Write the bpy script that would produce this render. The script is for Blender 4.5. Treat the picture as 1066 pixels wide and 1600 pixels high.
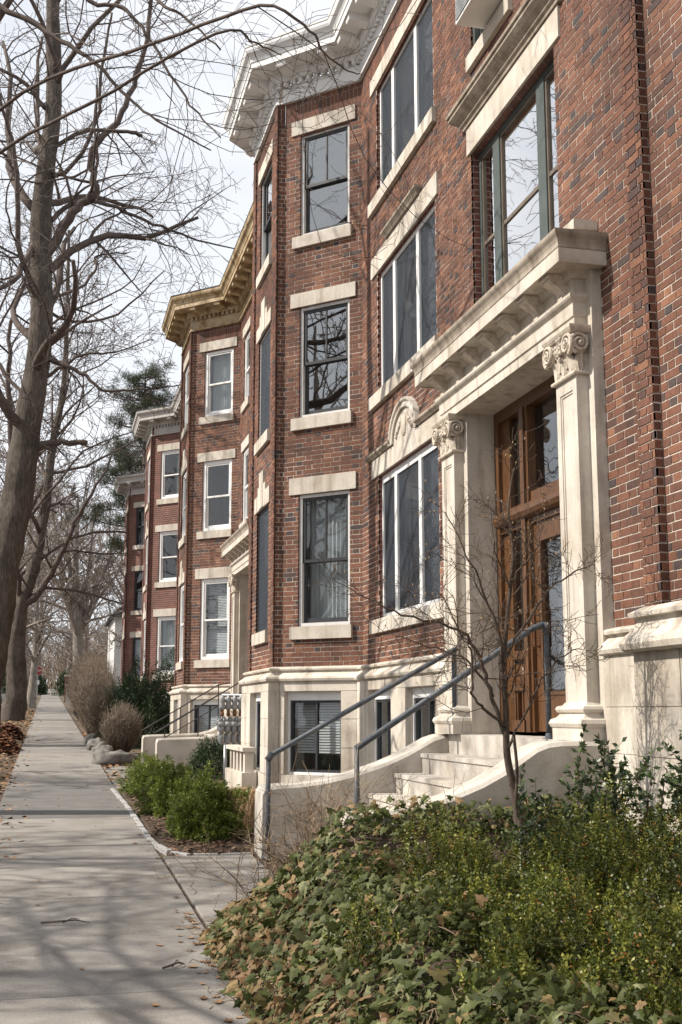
import bpy, math, random
import numpy as np
from mathutils import Vector, Matrix, noise
scene = bpy.context.scene
for o in list(bpy.data.objects): bpy.data.objects.remove(o)
COL = scene.collection
# ------------------------------------------------------------------ camera
FPX = 1850.0
EYE = Vector((0.0, 0.0, 1.6))
PITCH = math.atan(312.0 / FPX)
YAW = math.atan(460.0 * math.cos(PITCH) / FPX)
FW = Vector((math.sin(YAW) * math.cos(PITCH), math.cos(YAW) * math.cos(PITCH), math.sin(PITCH)))
RT = Vector((math.cos(YAW), -math.sin(YAW), 0.0))
UP = RT.cross(FW)
cam = bpy.data.cameras.new("camera")
camo = bpy.data.objects.new("camera", cam)
COL.objects.link(camo)
cam.sensor_fit = 'VERTICAL'
cam.sensor_height = 36.0
cam.lens = FPX / 1600.0 * 36.0
cam.clip_end = 2000.0
camo.matrix_world = Matrix(((RT.x, UP.x, -FW.x, EYE.x), (RT.y, UP.y, -FW.y, EYE.y), (RT.z, UP.z, -FW.z, EYE.z), (0, 0, 0, 1)))
scene.camera = camo
def proj(p):
    d = Vector(p) - EYE
    k = max(1e-3, d.dot(FW))
    return 533 + FPX * d.dot(RT) / k, 800 - FPX * d.dot(UP) / k, k
# ------------------------------------------------------------------ light
SUN_AZ = math.radians(-82.0)      # from +Y towards +X
SUN_EL = math.radians(43.0)
w = bpy.data.worlds.new("World"); scene.world = w; w.use_nodes = True
nt = w.node_tree; nt.nodes.clear()
out = nt.nodes.new('ShaderNodeOutputWorld'); bg = nt.nodes.new('ShaderNodeBackground')
sky = nt.nodes.new('ShaderNodeTexSky'); sky.sky_type = 'NISHITA'; sky.sun_disc = False
sky.sun_elevation = SUN_EL; sky.sun_rotation = SUN_AZ; sky.air_density = 1.2; sky.dust_density = 1.5
tc = nt.nodes.new('ShaderNodeTexCoord'); mp = nt.nodes.new('ShaderNodeMapping'); mp.inputs['Scale'].default_value = (1.5, 1.5, 4.0)
nz = nt.nodes.new('ShaderNodeTexNoise'); nz.inputs['Scale'].default_value = 1.8; nz.inputs['Detail'].default_value = 7; nz.inputs['Roughness'].default_value = .6
cr = nt.nodes.new('ShaderNodeValToRGB'); cr.color_ramp.elements[0].position = .30; cr.color_ramp.elements[1].position = .58
cr.color_ramp.elements[0].color = (.76, .76, .76, 1)
mx = nt.nodes.new('ShaderNodeMixRGB'); mx.inputs[2].default_value = (9.5, 9.75, 10.25, 1)
nt.links.new(tc.outputs['Generated'], mp.inputs['Vector']); nt.links.new(mp.outputs[0], nz.inputs['Vector'])
nt.links.new(nz.outputs['Fac'], cr.inputs['Fac']); nt.links.new(cr.outputs[0], mx.inputs[0])
nt.links.new(sky.outputs[0], mx.inputs[1]); nt.links.new(mx.outputs[0], bg.inputs['Color'])
bg.inputs['Strength'].default_value = 0.084
nt.links.new(bg.outputs[0], out.inputs['Surface'])
TOSUN = Vector((math.sin(SUN_AZ) * math.cos(SUN_EL), math.cos(SUN_AZ) * math.cos(SUN_EL), math.sin(SUN_EL)))
sl = bpy.data.lights.new("sun", 'SUN'); sl.energy = 5.0; sl.angle = math.radians(.55); sl.color = (1.0, .93, .83)
slo = bpy.data.objects.new("sun", sl); COL.objects.link(slo); slo.location = TOSUN * 60
slo.rotation_euler = (-TOSUN).to_track_quat('-Z', 'Y').to_euler()
scene.view_settings.view_transform = 'Standard'; scene.view_settings.look = 'None'
scene.view_settings.exposure = 0.38; scene.view_settings.gamma = 1.0
# ------------------------------------------------------------------ helpers
WORLD = {}
def gz(y): return -0.09 + 0.026 * y
def setup(o, parent, kind=None, label=None):
    COL.objects.link(o)
    if parent is not None:
        o.parent = parent
        o.matrix_parent_inverse = WORLD.get(parent.name, Matrix()).inverted()
    if kind: o['kind'] = kind
    if label: o['label'] = label
    return o
def thing(name, loc, label, cat, group=None):
    o = bpy.data.objects.new(name, None); COL.objects.link(o); o.location = loc; o.empty_display_size = .2
    o['label'] = label; o['category'] = cat
    if group: o['group'] = group
    WORLD[o.name] = Matrix.Translation(Vector(loc))
    return o
def tag(o, label, cat, group=None):
    o['label'] = label; o['category'] = cat
    if group: o['group'] = group
    return o
class MB:
    def __init__(s): s.v = []; s.f = []; s.a = []
    def add(s, vs, fs, a=.5):
        b = len(s.v); s.v.extend(vs)
        for f in fs: s.f.append(tuple(i + b for i in f)); s.a.append(a)
    def hexa(s, p, a=.5):   # 8 points: 4 back (n0), 4 front (n1)
        s.add(p, [(0, 3, 2, 1), (4, 5, 6, 7), (0, 1, 5, 4), (1, 2, 6, 5), (2, 3, 7, 6), (3, 0, 4, 7)], a)
    def fbox(s, fr, u0, u1, z0, z1, n0, n1, a=.5):
        s.hexa([fr(u0, z0, n0), fr(u1, z0, n0), fr(u1, z1, n0), fr(u0, z1, n0), fr(u0, z0, n1), fr(u1, z0, n1), fr(u1, z1, n1), fr(u0, z1, n1)], a)
    def box(s, x0, x1, y0, y1, z0, z1, a=.5):
        s.hexa([(x0, y0, z0), (x1, y0, z0), (x1, y1, z0), (x0, y1, z0), (x0, y0, z1), (x1, y0, z1), (x1, y1, z1), (x0, y1, z1)], a)
    def tube(s, pts, rad, n=6, a=.5, cap=True):
        pts = [Vector(p) for p in pts]
        if not hasattr(rad, '__len__'): rad = [rad] * len(pts)
        b = len(s.v); prev = None
        for i, p in enumerate(pts):
            t = (pts[min(i + 1, len(pts) - 1)] - pts[max(i - 1, 0)])
            if t.length < 1e-9: t = Vector((0, 0, 1))
            t.normalize()
            if prev is None:
                ax = t.orthogonal().normalized()
            else:
                ax = prev - t * prev.dot(t)
                if ax.length < 1e-6: ax = t.orthogonal()
                ax.normalize()
            prev = ax; bx = t.cross(ax)
            for k in range(n):
                c = 2 * math.pi * k / n
                s.v.append(tuple(p + (ax * math.cos(c) + bx * math.sin(c)) * rad[i]))
        for i in range(len(pts) - 1):
            for k in range(n):
                k2 = (k + 1) % n
                s.f.append((b + i * n + k, b + i * n + k2, b + (i + 1) * n + k2, b + (i + 1) * n + k)); s.a.append(a)
        if cap and n > 3:
            s.f.append(tuple(b + k for k in range(n))[::-1]); s.a.append(a)
            e = b + (len(pts) - 1) * n; s.f.append(tuple(e + k for k in range(n))); s.a.append(a)
    def lathe(s, c, prof, n=12, a=.5, axis=None):
        # prof: (r, h) ; axis default z
        b = len(s.v)
        for r, h in prof:
            for k in range(n):
                t = 2 * math.pi * k / n
                s.v.append((c[0] + r * math.cos(t), c[1] + r * math.sin(t), c[2] + h))
        for i in range(len(prof) - 1):
            for k in range(n):
                k2 = (k + 1) % n
                s.f.append((b + i * n + k, b + i * n + k2, b + (i + 1) * n + k2, b + (i + 1) * n + k)); s.a.append(a)
        s.f.append(tuple(b + k for k in range(n))[::-1]); s.a.append(a)
        e = b + (len(prof) - 1) * n; s.f.append(tuple(e + k for k in range(n))); s.a.append(a)
    def blob(s, c, r, seed=0, n=10, m=7, rough=.18, a=.5):
        rs = random.Random(seed); off = Vector((rs.random() * 50, rs.random() * 50, 0)); b = len(s.v)
        for i in range(m + 1):
            th = math.pi * i / m
            for k in range(n):
                ph = 2 * math.pi * k / n
                d = Vector((math.sin(th) * math.cos(ph), math.sin(th) * math.sin(ph), math.cos(th)))
                q = 1 + rough * noise.noise(d * 1.6 + off) * 2
                s.v.append((c[0] + d.x * r[0] * q, c[1] + d.y * r[1] * q, c[2] + d.z * r[2] * q))
        for i in range(m):
            for k in range(n):
                k2 = (k + 1) % n
                s.f.append((b + i * n + k, b + (i + 1) * n + k, b + (i + 1) * n + k2, b + i * n + k2)); s.a.append(a)
    def build(s, name, mat, parent=None, smooth=False, kind=None, label=None):
        me = bpy.data.meshes.new(name); me.from_pydata(s.v, [], s.f)
        at = me.attributes.new('rnd', 'FLOAT', 'FACE'); at.data.foreach_set('value', s.a)
        me.materials.append(mat)
        if smooth: me.polygons.foreach_set('use_smooth', [True] * len(me.polygons))
        me.update()
        o = bpy.data.objects.new(name, me)
        return setup(o, parent, kind, label)
def quads(name, V, rnd, mat, parent=None, kind=None, label=None, k=4):
    # V: (n,k,3) array -> n polygons
    n = V.shape[0]; me = bpy.data.meshes.new(name)
    me.vertices.add(n * k); me.vertices.foreach_set('co', V.reshape(-1).astype(np.float32))
    me.loops.add(n * k); me.loops.foreach_set('vertex_index', np.arange(n * k, dtype=np.int32))
    me.polygons.add(n); me.polygons.foreach_set('loop_start', np.arange(0, n * k, k, dtype=np.int32))
    try: me.polygons.foreach_set('loop_total', np.full(n, k, dtype=np.int32))
    except Exception: pass
    at = me.attributes.new('rnd', 'FLOAT', 'FACE'); at.data.foreach_set('value', np.asarray(rnd, dtype=np.float32))
    me.materials.append(mat); me.update(calc_edges=True); me.validate()
    o = bpy.data.objects.new(name, me)
    return setup(o, parent, kind, label)
def FR(ox, oy, ux, uy, nx, ny): return lambda u, z, n: (ox + ux * u + nx * n, oy + uy * u + ny * n, z)
def seg(p, q):
    d = (Vector(q) - Vector(p)); L = d.length; d /= L
    return FR(p[0], p[1], d.x, d.y, -d.y, d.x), L, d
def offset(path, d):
    r = []
    for i, p in enumerate(path):
        ns = []
        for a, b in ((i - 1, i), (i, i + 1)):
            if 0 <= a and b < len(path):
                t = (Vector(path[b]) - Vector(path[a])).normalized(); ns.append(Vector((-t.y, t.x)))
        if len(ns) == 1: m = ns[0]
        else:
            m = ns[0] + ns[1]; m = m / max(.3, m.length_squared / 2)
        r.append((p[0] + m.x * d, p[1] + m.y * d))
    return r
def sweep(mb, path, prof, a=.5, cap=True):
    rings = []
    for n, z in prof:
        rings.append([(x, y, z) for x, y in offset(path, n)])
    np_, nq = len(path), len(prof); b = len(mb.v)
    for i in range(np_):
        for j in range(nq): mb.v.append(rings[j][i])
    for i in range(np_ - 1):
        for j in range(nq - 1):
            mb.f.append((b + i * nq + j, b + (i + 1) * nq + j, b + (i + 1) * nq + j + 1, b + i * nq + j + 1)); mb.a.append(a)
    if cap:
        mb.f.append(tuple(b + j for j in range(nq))); mb.a.append(a)
        e = b + (np_ - 1) * nq; mb.f.append(tuple(e + j for j in range(nq))[::-1]); mb.a.append(a)
# ------------------------------------------------------------------ materials
def mat(name, stops, src='noise', scale=3.0, detail=6, rough=.8, bump=None, stain=None, streak=None, metal=0.0, spec=.35, sxyz=(1, 1, 1), mod=None, subsurf=None, rrange=None):
    m = bpy.data.materials.new(name); m.use_nodes = True
    t = m.node_tree; N = t.nodes; L = t.links
    bs = N['Principled BSDF']; bs.inputs['Roughness'].default_value = rough; bs.inputs['Metallic'].default_value = metal
    bs.inputs['Specular IOR Level'].default_value = spec
    geo = N.new('ShaderNodeNewGeometry')
    def nz(sc, det, sx=(1, 1, 1), ro=.55):
        mpn = N.new('ShaderNodeMapping'); mpn.inputs['Scale'].default_value = sx
        L.new(geo.outputs['Position'], mpn.inputs['Vector'])
        n = N.new('ShaderNodeTexNoise'); n.inputs['Scale'].default_value = sc; n.inputs['Detail'].default_value = det
        n.inputs['Roughness'].default_value = ro
        L.new(mpn.outputs[0], n.inputs['Vector']); return n.outputs['Fac']
    if src == 'attr':
        at = N.new('ShaderNodeAttribute'); at.attribute_name = 'rnd'; fac = at.outputs['Fac']
    elif src == 'obj':
        oi = N.new('ShaderNodeObjectInfo'); fac = oi.outputs['Random']
    else: fac = nz(scale, detail, sxyz)
    rp = N.new('ShaderNodeValToRGB'); el = rp.color_ramp.elements
    while len(el) < len(stops): el.new(.5)
    for e, (p, c) in zip(el, stops): e.position = p; e.color = (*c, 1)
    L.new(fac, rp.inputs['Fac']); colr = rp.outputs['Color']
    def mult(colr, facout, lo, hi, p0=.35, p1=.65):
        r2 = N.new('ShaderNodeValToRGB'); r2.color_ramp.elements[0].position = p0; r2.color_ramp.elements[1].position = p1
        r2.color_ramp.elements[0].color = (*lo, 1); r2.color_ramp.elements[1].color = (*hi, 1)
        L.new(facout, r2.inputs['Fac'])
        mm = N.new('ShaderNodeMixRGB'); mm.blend_type = 'MULTIPLY'; mm.inputs[0].default_value = 1
        L.new(colr, mm.inputs[1]); L.new(r2.outputs['Color'], mm.inputs[2]); return mm.outputs[0]
    if mod: colr = mult(colr, nz(mod[0], 5), (mod[1],) * 3, (mod[2],) * 3)
    if stain: colr = mult(colr, nz(stain[0], 6), stain[1], (1, 1, 1), stain[2], stain[3])
    if streak: colr = mult(colr, nz(streak[0], 5, (1, 1, .12)), streak[1], (1, 1, 1), streak[2], streak[3])
    L.new(colr, bs.inputs['Base Color'])
    if bump:
        bp = N.new('ShaderNodeBump'); bp.inputs['Strength'].default_value = bump[1]; bp.inputs['Distance'].default_value = bump[2]
        L.new(nz(bump[0], 6, bump[3] if len(bump) > 3 else (1, 1, 1), .65), bp.inputs['Height']); L.new(bp.outputs[0], bs.inputs['Normal'])
    if rrange:
        mr = N.new('ShaderNodeMapRange'); mr.inputs[3].default_value = rrange[1]; mr.inputs[4].default_value = rrange[2]
        L.new(nz(rrange[0], 4), mr.inputs[0]); L.new(mr.outputs[0], bs.inputs['Roughness'])
    if subsurf:   # thin leaf: translucent mix
        tr = N.new('ShaderNodeBsdfTranslucent'); L.new(colr, tr.inputs['Color'])
        ms = N.new('ShaderNodeMixShader'); ms.inputs[0].default_value = subsurf
        L.new(bs.outputs[0], ms.inputs[1]); L.new(tr.outputs[0], ms.inputs[2]); L.new(ms.outputs[0], N['Material Output'].inputs['Surface'])
    return m
def bricktex(name):
    m = bpy.data.materials.new(name); m.use_nodes = True; t = m.node_tree; N = t.nodes; L = t.links
    bs = N['Principled BSDF']; bs.inputs['Roughness'].default_value = .85
    geo = N.new('ShaderNodeNewGeometry'); sp = N.new('ShaderNodeSeparateXYZ'); L.new(geo.outputs['Position'], sp.inputs[0])
    ad = N.new('ShaderNodeMath'); ad.operation = 'SUBTRACT'; L.new(sp.outputs['Y'], ad.inputs[0]); L.new(sp.outputs['X'], ad.inputs[1])
    cb = N.new('ShaderNodeCombineXYZ'); L.new(ad.outputs[0], cb.inputs[0]); L.new(sp.outputs['Z'], cb.inputs[1])
    bt = N.new('ShaderNodeTexBrick'); bt.inputs['Scale'].default_value = 1; bt.inputs['Brick Width'].default_value = .21
    bt.inputs['Row Height'].default_value = .0678; bt.inputs['Mortar Size'].default_value = .006; bt.inputs['Bias'].default_value = -.1
    bt.inputs['Color1'].default_value = (.20, .062, .042, 1); bt.inputs['Color2'].default_value = (.115, .045, .036, 1); bt.inputs['Mortar'].default_value = (.34, .27, .22, 1)
    L.new(cb.outputs[0], bt.inputs['Vector'])
    n = N.new('ShaderNodeTexNoise'); n.inputs['Scale'].default_value = 2.3; n.inputs['Detail'].default_value = 6
    r2 = N.new('ShaderNodeValToRGB'); r2.color_ramp.elements[0].color = (.62, .6, .6, 1); r2.color_ramp.elements[0].position = .3; r2.color_ramp.elements[1].position = .7
    L.new(geo.outputs['Position'], n.inputs['Vector']); L.new(n.outputs['Fac'], r2.inputs['Fac'])
    mm = N.new('ShaderNodeMixRGB'); mm.blend_type = 'MULTIPLY'; mm.inputs[0].default_value = 1
    L.new(bt.outputs['Color'], mm.inputs[1]); L.new(r2.outputs['Color'], mm.inputs[2]); L.new(mm.outputs[0], bs.inputs['Base Color'])
    return m
def glass(name, tint=(.85, .9, .88), wav=.04, boost=1.0):
    m = bpy.data.materials.new(name); m.use_nodes = True; t = m.node_tree; N = t.nodes; L = t.links
    N.remove(N['Principled BSDF'])
    lw = N.new('ShaderNodeLayerWeight'); lw.inputs['Blend'].default_value = .5; pw = N.new('ShaderNodeMath'); pw.operation = 'POWER'; pw.inputs[1].default_value = 4.5; L.new(lw.outputs['Facing'], pw.inputs[0])
    fr = N.new('ShaderNodeMath'); fr.operation = 'MULTIPLY_ADD'; fr.inputs[1].default_value = .94; fr.inputs[2].default_value = .06; L.new(pw.outputs[0], fr.inputs[0])
    mu = N.new('ShaderNodeMath'); mu.operation = 'MULTIPLY'; mu.inputs[1].default_value = boost; mu.use_clamp = True
    geo = N.new('ShaderNodeNewGeometry'); nz = N.new('ShaderNodeTexNoise'); nz.inputs['Scale'].default_value = 2.2; nz.inputs['Detail'].default_value = 1
    L.new(geo.outputs['Position'], nz.inputs['Vector'])
    bp = N.new('ShaderNodeBump'); bp.inputs['Strength'].default_value = wav; bp.inputs['Distance'].default_value = .5; L.new(nz.outputs['Fac'], bp.inputs['Height'])
    gl = N.new('ShaderNodeBsdfGlossy'); gl.inputs['Roughness'].default_value = .015; L.new(bp.outputs[0], gl.inputs['Normal'])
    tr = N.new('ShaderNodeBsdfTransparent'); tr.inputs['Color'].default_value = (*tint, 1)
    ms = N.new('ShaderNodeMixShader'); L.new(fr.outputs[0], mu.inputs[0]); L.new(mu.outputs[0], ms.inputs[0])
    L.new(tr.outputs[0], ms.inputs[1]); L.new(gl.outputs[0], ms.inputs[2]); L.new(ms.outputs[0], N['Material Output'].inputs['Surface'])
    return m
def screenmat(name, col, op):
    m = bpy.data.materials.new(name); m.use_nodes = True; t = m.node_tree; N = t.nodes; L = t.links
    bs = N['Principled BSDF']; bs.inputs['Base Color'].default_value = (*col, 1); bs.inputs['Roughness'].default_value = .55
    tr = N.new('ShaderNodeBsdfTransparent'); ms = N.new('ShaderNodeMixShader'); ms.inputs[0].default_value = op
    L.new(tr.outputs[0], ms.inputs[1]); L.new(bs.outputs[0], ms.inputs[2]); L.new(ms.outputs[0], N['Material Output'].inputs['Surface'])
    return m
BRICKSTOPS = [(0, (.065, .055, .057)), (.10, (.092, .06, .055)), (.2, (.115, .057, .041)), (.45, (.158, .072, .047)), (.75, (.205, .09, .055)), (1, (.28, .135, .08))]
M = dict(
    brick=mat('brick', BRICKSTOPS, 'attr', rough=.85, bump=(90, .35, .004), stain=(.7, (.60, .58, .58), .32, .58), streak=(3.5, (.72, .70, .69), .28, .5), mod=(38, .8, 1.12)),
    mortar=mat('mortar', [(.3, (.54, .46, .39)), (.7, (.64, .56, .485))], scale=9, rough=.95, bump=(120, .5, .004), stain=(.7, (.55, .52, .50), .32, .58), mod=(6, .8, 1.05)),
    mortar_d=mat('aged_mortar', [(.3, (.40, .335, .285)), (.7, (.50, .43, .37))], scale=9, rough=.95, bump=(120, .5, .004), stain=(1.1, (.68, .66, .64), .3, .6)),
    bricktex=bricktex('brick_texture'),
    stone=mat('limestone', [(.25, (.48, .425, .36)), (.5, (.58, .525, .45)), (.8, (.66, .61, .535))], scale=2.2, rough=.85, bump=(45, .25, .006), stain=(.9, (.66, .63, .60), .34, .5), streak=(5.5, (.60, .575, .55), .3, .52), mod=(30, .93, 1.04)),
    lime=mat('trim_limestone', [(.25, (.49, .44, .38)), (.8, (.63, .58, .505))], scale=2.8, rough=.85, bump=(55, .2, .004), streak=(7, (.66, .63, .59), .30, .5), stain=(1.5, (.78, .75, .71), .33, .52), mod=(25, .93, 1.04)),
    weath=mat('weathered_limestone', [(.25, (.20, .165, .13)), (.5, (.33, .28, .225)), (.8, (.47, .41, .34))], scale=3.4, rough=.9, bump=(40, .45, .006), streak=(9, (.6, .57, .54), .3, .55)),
    carve=mat('carved_limestone', [(.2, (.30, .255, .21)), (.55, (.55, .48, .40)), (.85, (.66, .59, .49))], scale=16, rough=.9, bump=(60, .4, .006)),
    concrete=mat('stoop_concrete', [(.25, (.38, .345, .30)), (.5, (.50, .46, .405)), (.8, (.59, .55, .49))], scale=3.2, rough=.9, bump=(60, .35, .006), stain=(1.6, (.7, .66, .62), .3, .5), mod=(50, .9, 1.05)),
    walk=mat('sidewalk_concrete', [(.25, (.175, .162, .147)), (.5, (.225, .21, .192)), (.8, (.27, .254, .234))], scale=1.7, rough=.93, bump=(80, .5, .006), stain=(2.4, (.72, .70, .68), .3, .48), mod=(70, .82, 1.08)),
    asph=mat('asphalt_patch', [(.3, (.13, .125, .125)), (.7, (.19, .185, .18))], scale=5, rough=.95, bump=(120, .6, .006), mod=(90, .8, 1.15)),
    road=mat('asphalt', [(.3, (.05, .05, .05)), (.7, (.075, .073, .07))], scale=4, rough=.9, bump=(90, .5, .006)),
    granite=mat('granite', [(.3, (.24, .235, .23)), (.5, (.36, .35, .34)), (.75, (.46, .45, .43))], scale=40, rough=.8, bump=(30, .5, .01)),
    field=mat('field_stone', [(.3, (.09, .083, .075)), (.7, (.20, .185, .165))], scale=6, rough=.9, bump=(18, .8, .02)),
    soil=mat('soil', [(.25, (.055, .038, .028)), (.5, (.10, .068, .05)), (.75, (.16, .115, .085))], scale=14, rough=.98, bump=(45, 1, .03), mod=(70, .7, 1.2)),
    ground=mat('ground_earth', [(.25, (.075, .055, .042)), (.5, (.14, .10, .072)), (.75, (.21, .16, .12))], scale=7, rough=.98, bump=(30, 1, .03), stain=(.4, (.7, .78, .6), .35, .6)),
    white=mat('white_paint', [(.3, (.70, .70, .69)), (.7, (.78, .78, .77))], scale=4, rough=.5, bump=(40, .08, .003), streak=(9, (.86, .85, .83), .25, .45)),
    grey_p=mat('grey_white_paint', [(.3, (.58, .575, .56)), (.7, (.68, .675, .66))], scale=3, rough=.55, bump=(30, .15, .004), streak=(6, (.8, .78, .76), .3, .5)),
    tan_p=mat('ochre_paint', [(.3, (.25, .165, .085)), (.45, (.38, .28, .155)), (.6, (.48, .385, .25)), (.75, (.18, .12, .07))], scale=5, rough=.65, bump=(22, .5, .008), stain=(3, (.55, .42, .3), .34, .5)),
    dull_p=mat('weathered_paint', [(.3, (.38, .36, .335)), (.7, (.48, .46, .43))], scale=3, rough=.6, bump=(30, .2, .004)),
    dark=mat('dark_bronze', [(.3, (.028, .03, .034)), (.7, (.042, .044, .048))], scale=6, rough=.45),
    green=mat('dark_green_frame', [(.3, (.055, .07, .066)), (.7, (.085, .10, .094))], scale=5, rough=.5),
    bronze=mat('bronze_edge', [(.3, (.12, .095, .07)), (.7, (.17, .14, .11))], scale=6, rough=.45),
    wood=mat('varnished_oak', [(.28, (.045, .020, .008)), (.5, (.09, .039, .014)), (.75, (.165, .074, .026))], scale=6, rough=.42, sxyz=(9, 9, .7), bump=(30, .12, .003, (6, 6, .5)), spec=.5),
    wood_d=mat('dark_oak', [(.28, (.07, .026, .010)), (.5, (.12, .046, .016)), (.75, (.18, .075, .026))], scale=6, rough=.5, sxyz=(9, 9, .7), bump=(30, .12, .003, (6, 6, .5)), spec=.5),
    rail=mat('blue_grey_iron', [(.3, (.035, .043, .056)), (.5, (.058, .068, .084)), (.62, (.085, .09, .098)), (.70, (.13, .075, .045))], scale=22, rough=.6, bump=(40, .3, .003), spec=.5),
    iron=mat('black_iron', [(.3, (.018, .018, .02)), (.7, (.035, .033, .032))], scale=9, rough=.5),
    galv=mat('galvanised', [(.3, (.28, .29, .30)), (.7, (.42, .43, .44))], scale=12, rough=.45, metal=.6),
    meter=mat('meter_grey', [(.3, (.20, .205, .21)), (.7, (.33, .335, .34))], scale=10, rough=.5),
    brass=mat('brass', [(.3, (.13, .05, .025)), (.7, (.24, .11, .045))], scale=14, rough=.45, metal=.5),
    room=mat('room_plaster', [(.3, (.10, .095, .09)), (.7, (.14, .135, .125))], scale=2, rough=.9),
    curtain=mat('curtain', [(.3, (.42, .435, .43)), (.7, (.54, .555, .54))], scale=5, rough=.9, sxyz=(6, 6, .3)),
    blind=mat('blind', [(.3, (.62, .62, .60)), (.7, (.72, .72, .70))], scale=5, rough=.6),
    glass=glass('glass', (.86, .88, .89), .006, 1.2), glass_r=glass('reflective_glass', (.62, .67, .68), .003, 5.0),
    screen=screenmat('insect_screen', (.036, .046, .060), .5),
    bark=mat('bark', [(.25, (.055, .042, .034)), (.5, (.12, .098, .08)), (.75, (.20, .17, .145))], scale=9, rough=.95, sxyz=(3, 3, .5), bump=(16, 1, .04, (3, 3, .45)), stain=(1.5, (.6, .6, .58), .35, .6)),
    twig=mat('twig_bark', [(.3, (.06, .045, .038)), (.7, (.13, .10, .085))], scale=6, rough=.9),
    pale=mat('pale_bark', [(.3, (.17, .145, .12)), (.7, (.30, .265, .225))], scale=4, rough=.9),
    fartwig=mat('hazed_far_twigs', [(.3, (.19, .155, .13)), (.7, (.28, .235, .205))], scale=1, rough=.9),  # paler than near twigs: distance haze is put into the colour
    magn=mat('shrub_bark', [(.3, (.045, .032, .024)), (.55, (.085, .062, .047)), (.75, (.14, .105, .08))], scale=16, rough=.9, sxyz=(2, 2, .6), bump=(60, .7, .006)),
    cane=mat('dry_cane', [(0, (.10, .065, .045)), (.5, (.22, .155, .10)), (1, (.34, .26, .17))], 'attr', rough=.85),
    brush=mat('bare_brush', [(0, (.10, .075, .058)), (.5, (.175, .135, .10)), (1, (.26, .21, .16))], 'attr', rough=.9),
    straw=mat('straw', [(0, (.30, .19, .09)), (.5, (.44, .30, .16)), (1, (.56, .42, .25))], 'attr', rough=.85),
    ivy=mat('ivy_leaf', [(0, (.20, .115, .055)), (.10, (.26, .18, .085)), (.18, (.15, .12, .045)), (.26, (.04, .052, .014)), (.55, (.06, .074, .018)), (.82, (.11, .122, .042)), (1, (.20, .205, .095))], 'attr', rough=.55, spec=.22, mod=(25, .75, 1.2), subsurf=.18),
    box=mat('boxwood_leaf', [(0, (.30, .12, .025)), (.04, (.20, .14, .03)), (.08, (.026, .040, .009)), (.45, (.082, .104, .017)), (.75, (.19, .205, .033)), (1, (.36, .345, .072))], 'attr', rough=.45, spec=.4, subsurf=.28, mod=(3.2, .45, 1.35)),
    bright=mat('bright_box_leaf', [(0, (.07, .10, .016)), (.5, (.135, .18, .026)), (1, (.24, .275, .055))], 'attr', rough=.45, spec=.4, subsurf=.3),
    holly=mat('holly_leaf', [(0, (.025, .045, .018)), (.6, (.045, .075, .026)), (1, (.10, .13, .045))], 'attr', rough=.32, spec=.5, subsurf=.15),
    ever=mat('evergreen_leaf', [(0, (.012, .026, .010)), (.6, (.026, .05, .017)), (1, (.055, .085, .028))], 'attr', rough=.5, subsurf=.15),
    pine=mat('pine_needles', [(0, (.022, .036, .017)), (.6, (.05, .065, .030)), (1, (.10, .10, .052))], 'attr', rough=.7, subsurf=.2),
    leaf=mat('fallen_leaf', [(0, (.12, .055, .025)), (.5, (.24, .13, .06)), (1, (.38, .25, .14))], 'attr', rough=.8),
    litter=mat('leaf_litter', [(0, (.055, .033, .022)), (.5, (.13, .075, .045)), (1, (.25, .16, .10))], 'attr', rough=.9),
    red=mat('sign_red', [(.3, (.26, .03, .025)), (.7, (.32, .035, .03))], scale=3, rough=.5),
    carblue=mat('car_paint', [(.3, (.10, .13, .17)), (.7, (.11, .14, .18))], scale=1, rough=.25, spec=.6),
    tyre=mat('rubber', [(.3, (.02, .02, .02)), (.7, (.03, .03, .03))], scale=8, rough=.9),
    black=mat('dark_roof', [(.3, (.05, .05, .055)), (.7, (.08, .08, .085))], scale=3, rough=.8),
    ac=mat('ac_plastic', [(.3, (.68, .68, .66)), (.7, (.75, .75, .73))], scale=3, rough=.5),
)
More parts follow.
